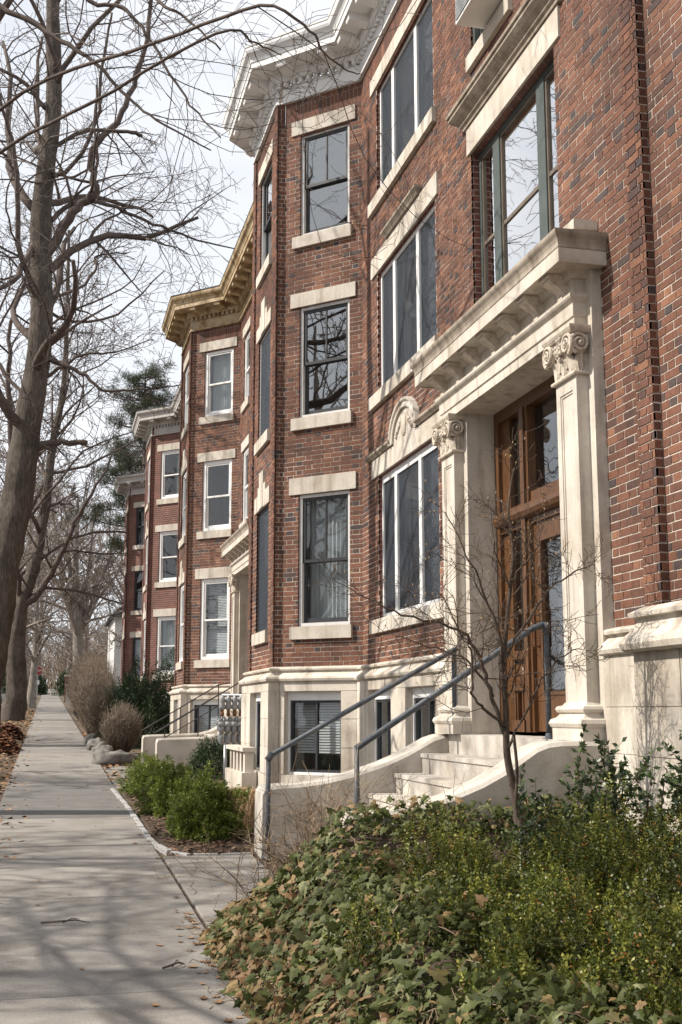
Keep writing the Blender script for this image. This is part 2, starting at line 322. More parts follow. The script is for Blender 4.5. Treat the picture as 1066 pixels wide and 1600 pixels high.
# ------------------------------------------------------------------ masonry
CH = 8.68 / 128; Z0 = 2.23; ZT = 10.91
FL = [(2.80, 4.71, 4.97), (5.86, 7.56, 7.79), (8.68, 10.33, 10.57)]
S2 = math.sqrt(.5)
def inter(u0, u1, holes, za, zb, frac=.45):
    iv = [(u0, u1)]
    for h in holes:
        ov = min(zb, h[3]) - max(za, h[2])
        if ov > (zb - za) * frac:
            nv = []
            for a, b in iv:
                if h[1] <= a or h[0] >= b: nv.append((a, b)); continue
                if h[0] > a: nv.append((a, h[0]))
                if h[1] < b: nv.append((h[1], b))
            iv = nv
    return iv
def lay(out, fr, u0, u1, holes, rs, n=0.0, ztop=ZT, zlo=Z0, soldier=True):
    P = .32
    zs = ztop - .29 if soldier else ztop
    r = 0
    for r in range(int(round((zlo - Z0) / CH)), int((zs - Z0) / CH)):
        za, zb = Z0 + r * CH + .0058, Z0 + (r + 1) * CH - .0058
        off = (.16 if r % 2 else 0) + rs.uniform(-.004, .004)
        for a, b in inter(u0, u1, holes, za, zb):
            k = math.floor((a - off) / P) - 1
            while True:
                s = k * P + off; k += 1
                if s > b: break
                for ua, ub, head in ((s + .005, s + .206, 0), (s + .218, s + .315, 1)):
                    ua += rs.uniform(-.003, .003); ub += rs.uniform(-.003, .003)
                    ua = max(ua, a); ub = min(ub, b)
                    if ub - ua < .018: continue
                    q = rs.random()
                    rn = rs.uniform(0, .14) if (q < .15 and head) or q < .045 else min(1, max(.15, rs.gauss(.55, .22)))
                    out.append((fr, ua, ub, za + rs.uniform(-.0015, .0015), zb + rs.uniform(-.0015, .0015), rn, n + rs.uniform(-.0015, .0015), head))
    if soldier:
        zr = Z0 + (r + 1) * CH
        for za, zb, wd in ((zr + .004, ztop - .085, .0678), (ztop - .078, ztop - .004, .105)):
            u = u0
            while u < u1 - .01:
                e = min(u + wd, u1)
                out.append((fr, u + .004, e - .004, za, zb, min(1, max(.15, rs.gauss(.4, .18))), n, 2)); u = e
def backing(mb, fr, u0, u1, z0, z1, holes, n=-.0042, a=.5):
    us = sorted({u0, u1, *[min(max(h[i], u0), u1) for h in holes for i in (0, 1)]})
    zs = sorted({z0, z1, *[min(max(h[i], z0), z1) for h in holes for i in (2, 3)]})
    for i in range(len(us) - 1):
        for j in range(len(zs) - 1):
            cu, cz = (us[i] + us[i + 1]) / 2, (zs[j] + zs[j + 1]) / 2
            if any(h[0] < cu < h[1] and h[2] < cz < h[3] for h in holes): continue
            mb.add([fr(us[i], zs[j], n), fr(us[i + 1], zs[j], n), fr(us[i + 1], zs[j + 1], n), fr(us[i], zs[j + 1], n)], [(0, 1, 2, 3)], a)
def reveals(mb, fr, holes, n0=-.004, n1=-.14):
    for a, b, c, d in holes:
        for p, q in (((a, c), (a, d)), ((b, c), (b, d)), ((a, c), (b, c)), ((a, d), (b, d))):
            mb.add([fr(*p, n0), fr(*q, n0), fr(*q, n1), fr(*p, n1)], [(0, 1, 2, 3)])
BRICKMESH = {}
def brick_mesh(v):
    if v not in BRICKMESH:
        me = bpy.data.meshes.new('brick'); b = .5
        me.from_pydata([(-b, -b, -b), (b, -b, -b), (b, b, -b), (-b, b, -b), (-b, -b, b), (b, -b, b), (b, b, b), (-b, b, b)], [],
                       [(0, 3, 2, 1), (4, 5, 6, 7), (0, 1, 5, 4), (1, 2, 6, 5), (2, 3, 7, 6), (3, 0, 4, 7)])
        at = me.attributes.new('rnd', 'FLOAT', 'FACE'); at.data.foreach_set('value', [v / 24.0] * 6)
        me.materials.append(M['brick']); BRICKMESH[v] = me
    return BRICKMESH[v]
def put_bricks(parent, L, single=0):
    if single:
        sc = []
        for i, b in enumerate(L):
            fr, ua, ub, za, zb, rn, n, hd = b
            p = [proj(fr(u, z, n)) for u in (ua, ub) for z in (za, zb)]
            cx = sum(q[0] for q in p) / 4; cy = sum(q[1] for q in p) / 4
            if not (4 < cx < 1062 and 4 < cy < 1596): continue
            ar = abs((p[2][0] - p[0][0]) * (p[1][1] - p[0][1]))
            sc.append((ar, i))
        sc.sort(reverse=True); pick = {i for _, i in sc[:single]}
    else: pick = set()
    mb = MB()
    for i, (fr, ua, ub, za, zb, rn, n, hd) in enumerate(L):
        if i in pick:
            o = bpy.data.objects.new('brick', brick_mesh(int(round(rn * 24))))
            c = Vector(fr((ua + ub) / 2, (za + zb) / 2, n - .012)); ud = (Vector(fr(1, 0, 0)) - Vector(fr(0, 0, 0))) * (ub - ua); nd = (Vector(fr(0, 0, 1)) - Vector(fr(0, 0, 0))) * .024
            o.matrix_basis = Matrix(((ud.x, nd.x, 0, c.x), (ud.y, nd.y, 0, c.y), (0, 0, zb - za, c.z), (0, 0, 0, 1)))
            COL.objects.link(o); o.parent = parent
        else:
            p = [fr(ua, za, n - .02), fr(ub, za, n - .02), fr(ub, zb, n - .02), fr(ua, zb, n - .02), fr(ua, za, n), fr(ub, za, n), fr(ub, zb, n), fr(ua, zb, n)]
            mb.add(p, [(4, 5, 6, 7), (0, 1, 5, 4), (1, 2, 6, 5), (2, 3, 7, 6), (3, 0, 4, 7)], rn)
    mb.build('brickwork', M['brick'], parent, kind='stuff')
def blocks(parent, path, rows, holes_per_seg, rs, material, length=.85, joint=.003, depth=.12, proud=.004):
    for i in range(len(path) - 1):
        fr, Ls, d = seg(path[i], path[i + 1]); holes = holes_per_seg.get(i, [])
        for r in range(len(rows) - 1):
            za, zb = rows[r] + joint, rows[r + 1] - joint
            for a, b in inter(0, Ls, holes, za, zb, .3):
                nb = max(1, round((b - a) / length)); cuts = [a + (b - a) * k / nb for k in range(nb + 1)]
                if nb > 1:
                    sh = (b - a) / nb * (.22 if r % 2 else -.16)
                    cuts = [cuts[0]] + [c + sh for c in cuts[1:-1]] + [cuts[-1]]
                for k in range(nb):
                    e0 = joint if k or a > 0 else 0; e1 = joint if k < nb - 1 or b < Ls else 0
                    q = MB(); e = .004; f = rs.uniform(-.0015, .0015)
                    u0, u1 = cuts[k] + e0, cuts[k + 1] - e1
                    q.hexa([fr(u0, za, -depth), fr(u1, za, -depth), fr(u1, zb, -depth), fr(u0, zb, -depth), fr(u0 + e, za + e, f), fr(u1 - e, za + e, f), fr(u1 - e, zb - e, f), fr(u0 + e, zb - e, f)])
                    q.build('stone_block', material, parent)
# ------------------------------------------------------------------ windows
def rectframe(mb, fr, u0, u1, z0, z1, w, n0, n1, wt=None, wb=None):
    wt = w if wt is None else wt; wb = w if wb is None else wb
    mb.fbox(fr, u0, u0 + w, z0, z1, n0, n1); mb.fbox(fr, u1 - w, u1, z0, z1, n0, n1)
    mb.fbox(fr, u0 + w, u1 - w, z1 - wt, z1, n0, n1); mb.fbox(fr, u0 + w, u1 - w, z0, z0 + wb, n0, n1)
def pane(fr, u0, u1, z0, z1, n, m, parent, name='pane'):
    q = MB(); q.fbox(fr, u0, u1, z0, z1, n - .004, n); return q.build(name, m, parent)
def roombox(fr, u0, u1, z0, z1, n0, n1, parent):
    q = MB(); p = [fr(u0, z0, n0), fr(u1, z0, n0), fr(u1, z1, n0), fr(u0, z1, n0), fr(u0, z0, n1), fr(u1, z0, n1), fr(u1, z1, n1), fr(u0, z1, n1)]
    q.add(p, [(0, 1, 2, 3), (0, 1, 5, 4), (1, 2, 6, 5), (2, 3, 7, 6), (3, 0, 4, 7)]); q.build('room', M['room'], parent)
def cover(fr, u0, u1, z0, z1, n, mode, parent, rs):
    if mode == 'blind':
        q = MB(); z = z1 - .02
        while z > z0:
            q.add([fr(u0, z, n), fr(u1, z, n), fr(u1, z - .030, n + .014), fr(u0, z - .030, n + .014)], [(0, 1, 2, 3)]); z -= .038
        q.build('blind', M['blind'], parent)
    elif mode:
        q = MB(); lo, hi = (0, 1) if mode == 'sheer' else ((0, .38) if mode == 'left' else (.62, 1.0))
        ua, ub = u0 + (u1 - u0) * lo, u0 + (u1 - u0) * hi; K = 36
        for k in range(K):
            a, b = ua + (ub - ua) * k / K, ua + (ub - ua) * (k + 1) / K
            na, nb = n + .018 * math.sin(k * 1.9), n + .018 * math.sin((k + 1) * 1.9)
            q.add([fr(a, z0, na), fr(b, z0, nb), fr(b, z1, nb), fr(a, z1, na)], [(0, 1, 2, 3)])
        q.build('curtain', M['curtain'], parent, smooth=True)
def stone_lintel(fr, u0, u1, z0, z1, parent, name='lintel', n=.022, m='lime'):
    q = MB(); e = .006
    q.hexa([fr(u0, z0, -.06), fr(u1, z0, -.06), fr(u1, z1, -.06), fr(u0, z1, -.06), fr(u0 + e, z0 + e, n), fr(u1 - e, z0 + e, n), fr(u1 - e, z1 - e, n), fr(u0 + e, z1 - e, n)])
    return q.build(name, M[m], parent)
def window(B, fr, u0, u1, z0, z1, casing, sash, cw, sw, gm, cov, rs, muntin=True, lint=None, sill=None, key=False, screen=False, nf=-.03, head=0.0):
    q = MB(); rectframe(q, fr, u0 + .002, u1 - .002, z0 + .002, z1 - .002, cw, -.15, nf, cw + head)
    W = q.build('window', M[casing], B)
    a, b, c, d = u0 + cw, u1 - cw, z0 + cw, z1 - cw - head; zm = (c + d) / 2 - .02
    q = MB(); rectframe(q, fr, a + .002, b - .002, zm - .02, d - .002, sw, -.085, nf - .02)
    if muntin: q.fbox(fr, (a + b) / 2 - .012, (a + b) / 2 + .012, zm + sw - .02, d - sw, -.082, nf - .024)
    q.build('upper_sash', M[sash], W)
    q = MB(); rectframe(q, fr, a + .004, b - .004, c + .002, zm + .018, sw, -.13, -.09, None, sw * 1.5); q.build('lower_sash', M[sash], W)
    pane(fr, a + sw - .004, b - sw + .004, zm + sw - .024, d - sw + .004, -.066, gm, W)
    pane(fr, a + sw - .004, b - sw + .004, c + sw * 1.5 - .004, zm + .022 - sw, -.108, gm, W)
    if screen: pane(fr, a + .006, b - .006, c + .004, d - .006, nf - .008, M['screen'], W, 'insect_screen')
    cover(fr, a, b, c, d, -.24, cov, W, rs)
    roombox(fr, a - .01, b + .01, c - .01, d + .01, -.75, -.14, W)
    if lint:
        l = stone_lintel(fr, lint[0], lint[1], z1, lint[2], W)
        if key:
            m_ = (u0 + u1) / 2
            for hw, zt, n in ((.33, lint[2] + .12, .026), (.17, lint[2] + .33, .034)):
                stone_lintel(fr, m_ - hw, m_ + hw, z1 + .01, zt, W, 'keystone', n)
    if sill: stone_lintel(fr, sill[0], sill[1], sill[2], z0, W, 'sill', .05)
    return W
# ------------------------------------------------------------------ cornices
def roof_cornice(B, path, paint, roofm, ends=True, broken=False):
    q = MB(); sweep(q, path, [(-.02, 10.905), (.055, 10.905), (.055, 10.935), (.03, 10.955), (.03, 11.17), (-.02, 11.17)]); fz = q.build('cornice_frieze', M[paint], B)
    q = MB()
    for i in range(len(path) - 1):
        op = offset(path, .03); fr, L, d = seg(op[i], op[i + 1]); k = int(L / .125)
        for j in range(k): u = L * (j + .25) / k; q.fbox(fr, u, u + .066, 11.165, 11.245, -.03, .06)
    q.build('dentil_course', M[paint], fz, kind='stuff')
    q = MB(); sweep(q, path, [(-.02, 11.245), (.10, 11.245), (.13, 11.29), (.13, 11.40), (.44, 11.40), (.44, 11.385), (.455, 11.385), (.455, 11.48), (.47, 11.49), (.475, 11.53), (.50, 11.57), (.545, 11.61), (.56, 11.65), (.56, 11.70), (-.3, 11.74)])
    cr_ = q.build('cornice', M[paint], B)
    for i in range(len(path) - 1):
        op = offset(path, .13); fr, L, d = seg(op[i], op[i + 1])
        k = max(1, int(L / .52)) if L > .4 else 0
        for j in range(k):
            u = L * (j + .5) / k; b = MB(); hw = .085
            pr = [(0, 11.27), (.06, 11.275), (.14, 11.30), (.22, 11.315), (.285, 11.31), (.295, 11.335), (.295, 11.397), (0, 11.397)]
            vs = [fr(u - hw, z, n) for n, z in pr] + [fr(u + hw, z, n) for n, z in pr]; K = len(pr)
            b.add(vs, [tuple(range(K))[::-1], tuple(range(K, 2 * K))] + [(t, (t + 1) % K, K + (t + 1) % K, K + t) for t in range(K)])
            b.fbox(fr, u - hw - .015, u + hw + .015, 11.375, 11.398, 0, .30)
            b.build('bracket', M[paint], cr_)
    q = MB(); sweep(q, path, [(.555, 11.70), (.57, 11.70), (.57, 11.725), (-.3, 11.765), (-.3, 11.70)]); q.build('roof_edge', M[roofm], B)
def wt_profile(): return [(-.05, 2.02), (.11, 2.015), (.135, 2.03), (.145, 2.06), (.135, 2.085), (.10, 2.11), (.065, 2.14), (.05, 2.155), (.05, 2.175), (.085, 2.178), (.09, 2.20), (.08, 2.215), (.02, 2.232), (-.05, 2.232)]
# ------------------------------------------------------------------ one building's bay
def bay(B, dy, rs, cfg, L, wallmb, revmb, brick):
    pts = [(4.2, 15.87), (3.24, 16.83), (3.14, 16.83), (3.14, 19.03), (3.24, 19.03), (4.2, 19.99)]
    pts = [(x, y + dy) for x, y in pts]
    frs = [seg(pts[i], pts[i + 1]) for i in range(5)]
    ch, fr_ = frs[0][0], frs[2][0]
    hc = [(.205, 1.075, a, b) for a, b, _ in FL]; hf = [(.58, 1.62, a, b) for a, b, _ in FL]
    for i, (f, Ls, d) in enumerate(frs):
        holes = hc if i == 0 else (hf if i == 2 else [])
        if brick and i < 3: backing(wallmb, f, 0, Ls, Z0 - .02, ZT + .3, holes); lay(L, f, 0, Ls, holes, rs)
        else: backing(revmb, f, 0, Ls, Z0 - .02, ZT + .3, holes, 0.0)
        reveals(revmb, f, holes)
    # corner piers on the front face
    for a, b in ((0, .23), (1.97, 2.2)):
        if brick: lay(L, fr_, a, b, [], rs, .03); backing(wallmb, fr_, a, b, Z0 - .02, ZT, [], .022)
        else: backing(revmb, fr_, a, b, Z0 - .02, ZT, [], .03)
        revmb.fbox(fr_, b - .006 if a == 0 else a, b if a == 0 else a + .006, Z0, ZT, -.005, .021)
    for k, (a, b, t) in enumerate(FL):
        s = cfg['ch'][k]
        window(B, ch, .205, 1.075, a, b, s[0], s[1], s[2], s[3], M[s[4]], s[5], rs, s[6], (.09, 1.235, t), (.153, 1.195, a - .19), head=s[7] if len(s) > 7 else 0)
        s = cfg['fr'][k]
        window(B, fr_, .58, 1.62, a, b, s[0], s[1], s[2], s[3], M[s[4]], s[5], rs, False, (.44, 1.76, t), (.5, 1.70, a - .19), key=(k < 2), screen=s[6])
    return pts
def base_course(B, path, rows, holes, rs, wins=()):
    op = offset(path, .1)
    q = MB()
    for i in range(len(op) - 1):
        fr, Ls, d = seg(op[i], op[i + 1]); backing(q, fr, 0, Ls, rows[0], rows[-1], holes.get(i, []), -.006)
    W = q.build('stone_base', M['stone'], B)
    blocks(W, op, rows, holes, rs, M['stone'])
    q = MB(); sweep(q, path, wt_profile()); q.build('water_table', M['stone'], B)
    for i, hs in holes.items():
        fr, Ls, d = seg(op[i], op[i + 1])
        for h in hs:
            q = MB(); reveals(q, fr, [h], -.004, -.2); q.build('window_reveal', M['stone'], W)
            fr2 = lambda u, z, n, f=fr: f(u, z, n - .06)
            q = MB(); a, b, c, d2 = h; rectframe(q, fr2, a + .002, b - .002, c + .002, d2 - .002, .035, -.13, -.03, .12)
            w_ = q.build('basement_window', M['white'], B)
            q = MB(); rectframe(q, fr2, a + .036, b - .036, c + .036, d2 - .122, .035, -.11, -.05); q.fbox(fr2, (a + b) / 2 - .015, (a + b) / 2 + .015, c + .07, d2 - .15, -.105, -.055); q.build('sash', M['dark'], w_)
            pane(fr2, a + .066, b - .066, c + .066, d2 - .152, -.08, M['glass'], w_)
            cover(fr2, a + .05, b - .05, c + .3, d2 - .12, -.22, 'blind', w_, rs)
            roombox(fr2, a + .03, b - .03, c + .03, d2 - .1, -.6, -.12, w_)
    return W
ROWS = [-.15, .3, .73, 1.11, 1.5, 1.88, 2.02]
# ------------------------------------------------------------------ capital and portal
def volute(mb, c, ax, bx, r, w, nrm):
    # spiral band lying in plane (ax,bx), thickness along nrm
    pts = []; K = 40
    for k in range(K + 1):
        t = k / K; a = -1.2 + t * 2 * math.pi * 2.15; rr = r * (1 - .86 * t)
        pts.append(c + (ax * math.cos(a) + bx * math.sin(a)) * rr + nrm * (.012 + .018 * t))
    mb.tube(pts, [w * (1 - .55 * k / K) for k in range(K + 1)], 6)
    b0 = len(mb.v)
    mb.blob(tuple(c + nrm * .03), (r * .2,) * 3, 3, 8, 6, 0)
    # backing disc
    n = 14; vs = [tuple(c + nrm * -.02 + (ax * math.cos(2 * math.pi * k / n) + bx * math.sin(2 * math.pi * k / n)) * r * .93) for k in range(n)]
    v2 = [tuple(Vector(v) + nrm * .026) for v in vs]
    mb.add(vs + v2, [tuple(range(n, 2 * n))] + [(k, (k + 1) % n, n + (k + 1) % n, n + k) for k in range(n)])
def acanthus(mb, base, up, outd, side, h, wd):
    K = 7; rows = []
    for k in range(K + 1):
        t = k / K; wv = wd * (math.sin(math.pi * min(1, t * .85 + .18)) ** .8) * (1 + .16 * math.sin(t * 22))
        c = base + up * (h * (t if t < .8 else .8 + .06 * math.sin((t - .8) * 8))) + outd * (.012 + .05 * t ** 3 + (.035 * (t - .75) * 4 if t > .75 else 0))
        rows.append([tuple(c - side * wv - outd * .012), tuple(c - side * wv * .5 + outd * .010), tuple(c + outd * .002), tuple(c + side * wv * .5 + outd * .010), tuple(c + side * wv - outd * .012)])
    vs = [v for r in rows for v in r]
    mb.add(vs, [(k * 5 + j, k * 5 + j + 1, k * 5 + j + 6, k * 5 + j + 5) for k in range(K) for j in range(4)])
def capital(parent, xw, xf, y0, y1, z0, z1):
    mb = MB(); H = z1 - z0; yc = (y0 + y1) / 2
    sweep(mb, [(xw, y0), (xf, y0), (xf, y1), (xw, y1)], [(0, z0 - .002), (.028, z0), (.034, z0 + .012), (.028, z0 + .026), (.004, z0 + .03), (.002, z0 + H * .55), (.03, z0 + H * .74), (.045, z0 + H * .84), (0, z0 + H * .85)])
    sweep(mb, [(xw, y0), (xf, y0), (xf, y1), (xw, y1)], [(-.02, z1 - H * .15), (.06, z1 - H * .15), (.075, z1 - H * .1), (.085, z1 - H * .05), (.085, z1), (-.02, z1)])
    up = Vector((0, 0, 1)); fx = Vector((-1, 0, 0)); ny = Vector((0, -1, 0)); r = H * .235; zc = z0 + H * .63
    for s in (-1, 1):
        yv = yc + s * (y1 - y0) * .47
        volute(mb, Vector((xf - .055, yv, zc)), Vector((0, s, 0)), up, r, .017, fx)
    volute(mb, Vector((xf + .012, y0 - .045, zc)), Vector((-1, 0, 0)), up, r * .95, .017, ny)
    volute(mb, Vector((xf + .012, y1 + .045, zc)), Vector((-1, 0, 0)), up, r * .95, .017, -ny)
    for j, t in enumerate((.14, .5, .86)): acanthus(mb, Vector((xf - .003, y0 + (y1 - y0) * t, z0 + .03)), up, fx, Vector((0, 1, 0)), H * .5, .058)
    for t in (.32, .68): acanthus(mb, Vector((xf - .004, y0 + (y1 - y0) * t, z0 + H * .2)), up, fx, Vector((0, 1, 0)), H * .48, .045)
    for xx in (xf + .03,): acanthus(mb, Vector((xx, y0 - .003, z0 + .03)), up, ny, Vector((1, 0, 0)), H * .5, .045)
    for k in range(16):   # fleuron and small foliage lumps
        a = k * 2.4; rr = .012 + .0055 * k
        mb.blob((xf - .055 - .004 * (k % 3), yc + math.cos(a) * rr * .8, z0 + H * .66 + math.sin(a) * rr), (.017, .02, .02), k, 7, 5, .25)
    for k in range(10): mb.blob((xf - .03, y0 + (y1 - y0) * (k + .5) / 10, z0 + H * .53 + .012 * (k % 2)), (.015, .016, .018), k, 7, 5, .2)
    return mb.build('capital', M['carve'], parent, smooth=False)
def portal(B, dy, detailed=True):
    xb, xp = 4.109, 4.007
    yy = lambda v: v + dy
    q = MB()   # backing piers, lintel block
    q.box(xb, 4.45, yy(8.342), yy(8.95), .1, 4.655); q.box(xb, 4.45, yy(11.295), yy(11.92), .1, 4.655)
    q.box(xb + .003, 4.46, yy(8.343), yy(11.919), 4.655, 5.2)
    P = q.build('entrance_portal', M['lime'], B)
    path = [(4.2, yy(8.446)), (xp, yy(8.446)), (xp, yy(11.81)), (4.2, yy(11.81))]
    q = MB(); sweep(q, path, [(-.06, 4.654), (-.0, 4.654), (-.0, 4.745), (.014, 4.75), (.014, 4.855), (.02, 4.862), (.045, 4.885), (.055, 4.90), (.055, 4.925), (0, 4.935), (0, 5.06), (.025, 5.065), (.04, 5.085), (.06, 5.118), (-.06, 5.118)])
    q.box(xp + .002, 4.44, yy(8.5), yy(11.75), 4.652, 4.70)
    q.build('entablature', M['lime'], P)
    q = MB(); sweep(q, path, [(-.06, 5.119), (.21, 5.119), (.21, 5.11), (.222, 5.11), (.222, 5.225), (-.06, 5.225)]); q.build('corona', M['lime'], P)
    q = MB(); sweep(q, path, [(-.06, 5.226), (.224, 5.226), (.229, 5.235), (.224, 5.25), (.226, 5.275), (.238, 5.305), (.256, 5.33), (.262, 5.345), (.262, 5.37), (.0, 5.405), (-.06, 5.405)]); q.build('crown_moulding', M['weath'], P)
    q = MB(); sweep(q, [(4.2, yy(8.40)), (4.03, yy(8.40)), (4.03, yy(11.86)), (4.2, yy(11.86))], [(-.1, 5.385), (0, 5.385), (0, 5.455), (.035, 5.465), (.04, 5.485), (.04, 5.545), (-.1, 5.56)]); q.build('blocking_course', M['lime'], P)
    for k in range(7):
        y = yy(8.60 + .5055 * k); b = MB(); hw = .07
        pr = [(0, 4.945), (.03, 4.945), (.05, 4.965), (.06, 4.99), (.10, 5.02), (.14, 5.045), (.165, 5.06), (.17, 5.095), (.17, 5.115), (0, 5.115)]
        fr = FR(xp, y, 0, 1, -1, 0); K = len(pr)
        vs = [fr(-hw * (.72 if z < 5.0 else 1), z, n) for n, z in pr] + [fr(hw * (.72 if z < 5.0 else 1), z, n) for n, z in pr]
        b.add(vs, [tuple(range(K))[::-1], tuple(range(K, 2 * K))] + [(t, (t + 1) % K, K + (t + 1) % K, K + t) for t in range(K)])
        b.fbox(fr, -.09, .09, 5.085, 5.116, 0, .19); b.fbox(fr, -.04, .04, 4.925, 4.95, 0, .05)
        b.build('console', M['carve'], P)
    for a, b_ in ((8.446, 8.833), (11.413, 11.81)):
        y0, y1 = yy(a), yy(b_); q = MB(); fr = FR(xp, 0, 0, 1, -1, 0)
        q.box(xp + .016, 4.12, y0 + .002, y1 - .002, 1.5, 4.28)
        rectframe(q, fr, y0, y1, 1.66, 4.275, .075, -.03, 0, .12, .34)
        rectframe(q, fr, y0 + .075, y1 - .075, 2.0, 4.155, .02, -.03, -.008)
        q.box(xp + .031, 4.115, y0, y0 + .03, 1.66, 4.275); q.box(xp + .031, 4.115, y1 - .03, y1, 1.66, 4.275)
        pl = q.build('pilaster', M['lime'], P)
        pp = [(4.12, y0), (xp, y0), (xp, y1), (4.12, y1)]
        q = MB(); sweep(q, pp, [(-.05, 1.38), (.085, 1.38), (.085, 1.475), (.095, 1.482), (.108, 1.51), (.095, 1.54), (.075, 1.548), (.06, 1.555), (.042, 1.575), (.04, 1.59), (.055, 1.595), (.066, 1.618), (.055, 1.64), (.02, 1.65), (.004, 1.672), (-.05, 1.672)]); q.build('pilaster_base', M['lime'], P)
        capital(P, 4.12, xp, y0, y1, 4.262, 4.655)
    # timber door screen
    xd = 4.437; f = FR(xd, dy, 0, 1, -1, 0)
    q = MB()
    q.fbox(f, 11.18, 11.294, 1.41, 4.654, -.1, .03); q.fbox(f, 8.951, 9.06, 1.41, 4.654, -.1, .03); q.fbox(f, 9.06, 11.18, 4.53, 4.654, -.1, .03)
    q.fbox(f, 10.97, 11.18, 1.41, 4.53, -.1, -.01); q.fbox(f, 10.41, 10.60, 1.41, 4.53, -.1, .035); q.fbox(f, 10.46, 10.55, 1.41, 4.53, .035, .06)
    q.fbox(f, 9.16, 9.30, 1.41, 4.53, -.1, .035)
    q.fbox(f, 9.06, 11.18, 3.37, 3.60, -.1, .02)
    q.tube([f(9.06, 3.50, .035), f(11.18, 3.50, .035)], .075, 10)
    q.fbox(f, 9.3, 10.41, 3.6, 3.68, -.08, .015); q.fbox(f, 10.60, 10.97, 1.41, 2.1, -.08, -.02)
    q.fbox(f, 10.60, 10.97, 2.10, 2.18, -.08, .03); q.fbox(f, 10.62, 10.95, 1.41, 1.52, -.08, .05)
    for u in (10.66, 10.72, 10.85, 10.91): q.fbox(f, u - .014, u + .014, 1.52, 1.80, -.06, .02)
    q.fbox(f, 10.64, 10.93, 1.8, 1.84, -.06, .045); q.blob(f(10.785, 1.93, -.01), (.03, .075, .10), 3)
    D = q.build('entrance_doorway', M['wood'], B)
    q = MB(); rectframe(q, f, 9.30, 10.41, 1.42, 3.37, .15, -.06, -.005, .16, .33); rectframe(q, f, 9.45, 10.26, 1.75, 3.21, .03, -.06, .008); q.build('door_leaf', M['wood'], D)
    pane(f, 9.46, 10.25, 1.76, 3.2, -.03, M['glass'], D, 'door_pane'); pane(f, 9.3, 10.41, 3.66, 4.53, -.05, M['glass'], D, 'transom_pane')
    pane(f, 10.6, 10.97, 2.15, 3.38, -.05, M['glass'], D, 'sidelight_pane'); pane(f, 10.6, 10.97, 3.59, 4.54, -.05, M['glass'], D, 'transom_pane')
    q = MB(); q.tube([f(10.33, 2.2, .0), f(10.33, 2.2, .05), f(10.33, 2.55, .05), f(10.33, 2.55, 0)], .012, 6); q.build('door_handle', M['brass'], D)
    roombox(f, 9.0, 11.25, 1.41, 4.6, -1.6, -.09, D)
    return P
def cheek(mb, y0, y1, zb, s=1.0, dx=0.0, zmin=0.0):
    pr = [(2.08, .82), (2.10, .865), (2.18, .88), (2.4, .895), (2.6, .925), (2.85, .99), (3.1, 1.085), (3.3, 1.185), (3.43, 1.27), (3.53, 1.335), (3.62, 1.366), (3.72, 1.3775), (3.82, 1.379), (4.10, 1.379)]
    pr = [(min(4.1, 2.08 + (x - 2.08) * s), z) for x, z in pr]
    pr = [p for i, p in enumerate(pr) if i == 0 or p[0] > pr[i - 1][0] + 1e-4]
    pr = [(x, max(z, zmin - (.06 if x < 2.09 else .012 if x < 2.15 else 0) + .03 * (x - 2.1))) for x, z in pr]
    K = len(pr); e = .03
    vs = []
    for x, z in pr:
        vs += [(x + dx, y0, zb), (x + dx, y0, z - e), (x + dx, y0 + e, z), (x + dx, y1 - e, z), (x + dx, y1, z - e), (x + dx, y1, zb)]
    fs = []
    for k in range(K - 1):
        for j in range(5): fs.append((k * 6 + j, (k + 1) * 6 + j, (k + 1) * 6 + j + 1, k * 6 + j + 1))
    fs += [tuple(range(6)), tuple(range((K - 1) * 6, K * 6))[::-1]]
    mb.add(vs, fs)
def stoop(dy, label, zb):
    S = thing('entrance_stoop', (3.0, 10.13 + dy, zb), label, 'stoop')
    for a, b, sx in ((8.30, 8.66, 1.0), (11.70, 12.14, 1.22)):
        q = MB(); cheek(q, a + dy, b + dy, zb - .2, sx, 0.0, 1.09 if dy > 5 else 0.0); q.build('cheek_wall', M['concrete'], S)
    q = MB(); q.box(4.00, 4.45, 8.662 + dy, 11.698 + dy, zb - .2, 1.377); q.build('landing', M['concrete'], S)
    nst = 5; rise = (1.377 - zb) / (nst + 1)
    for k in range(nst):
        q = MB(); x1 = 3.997 - .28 * k; zt = 1.377 - rise * (k + 1)
        q.box(x1 - .285, x1, 8.664 + dy, 11.696 + dy, zb - .2, zt - .04); q.box(x1 - .30, x1 - .003, 8.664 + dy, 11.696 + dy, zt - .04, zt); q.build('step', M['concrete'], S)
    return S
# ------------------------------------------------------------------ buildings
RS = random.Random(7)
FY = FR(4.2, 0, 0, 1, -1, 0)
def roof(B, y0, y1, m='black'):
    q = MB(); q.box(4.25, 14.0, y0, y1, 11.5, 11.69); q.box(4.9, 14.0, y0 + .01, y1 - .01, -.3, 11.5); q.build('roof', M[m], B)
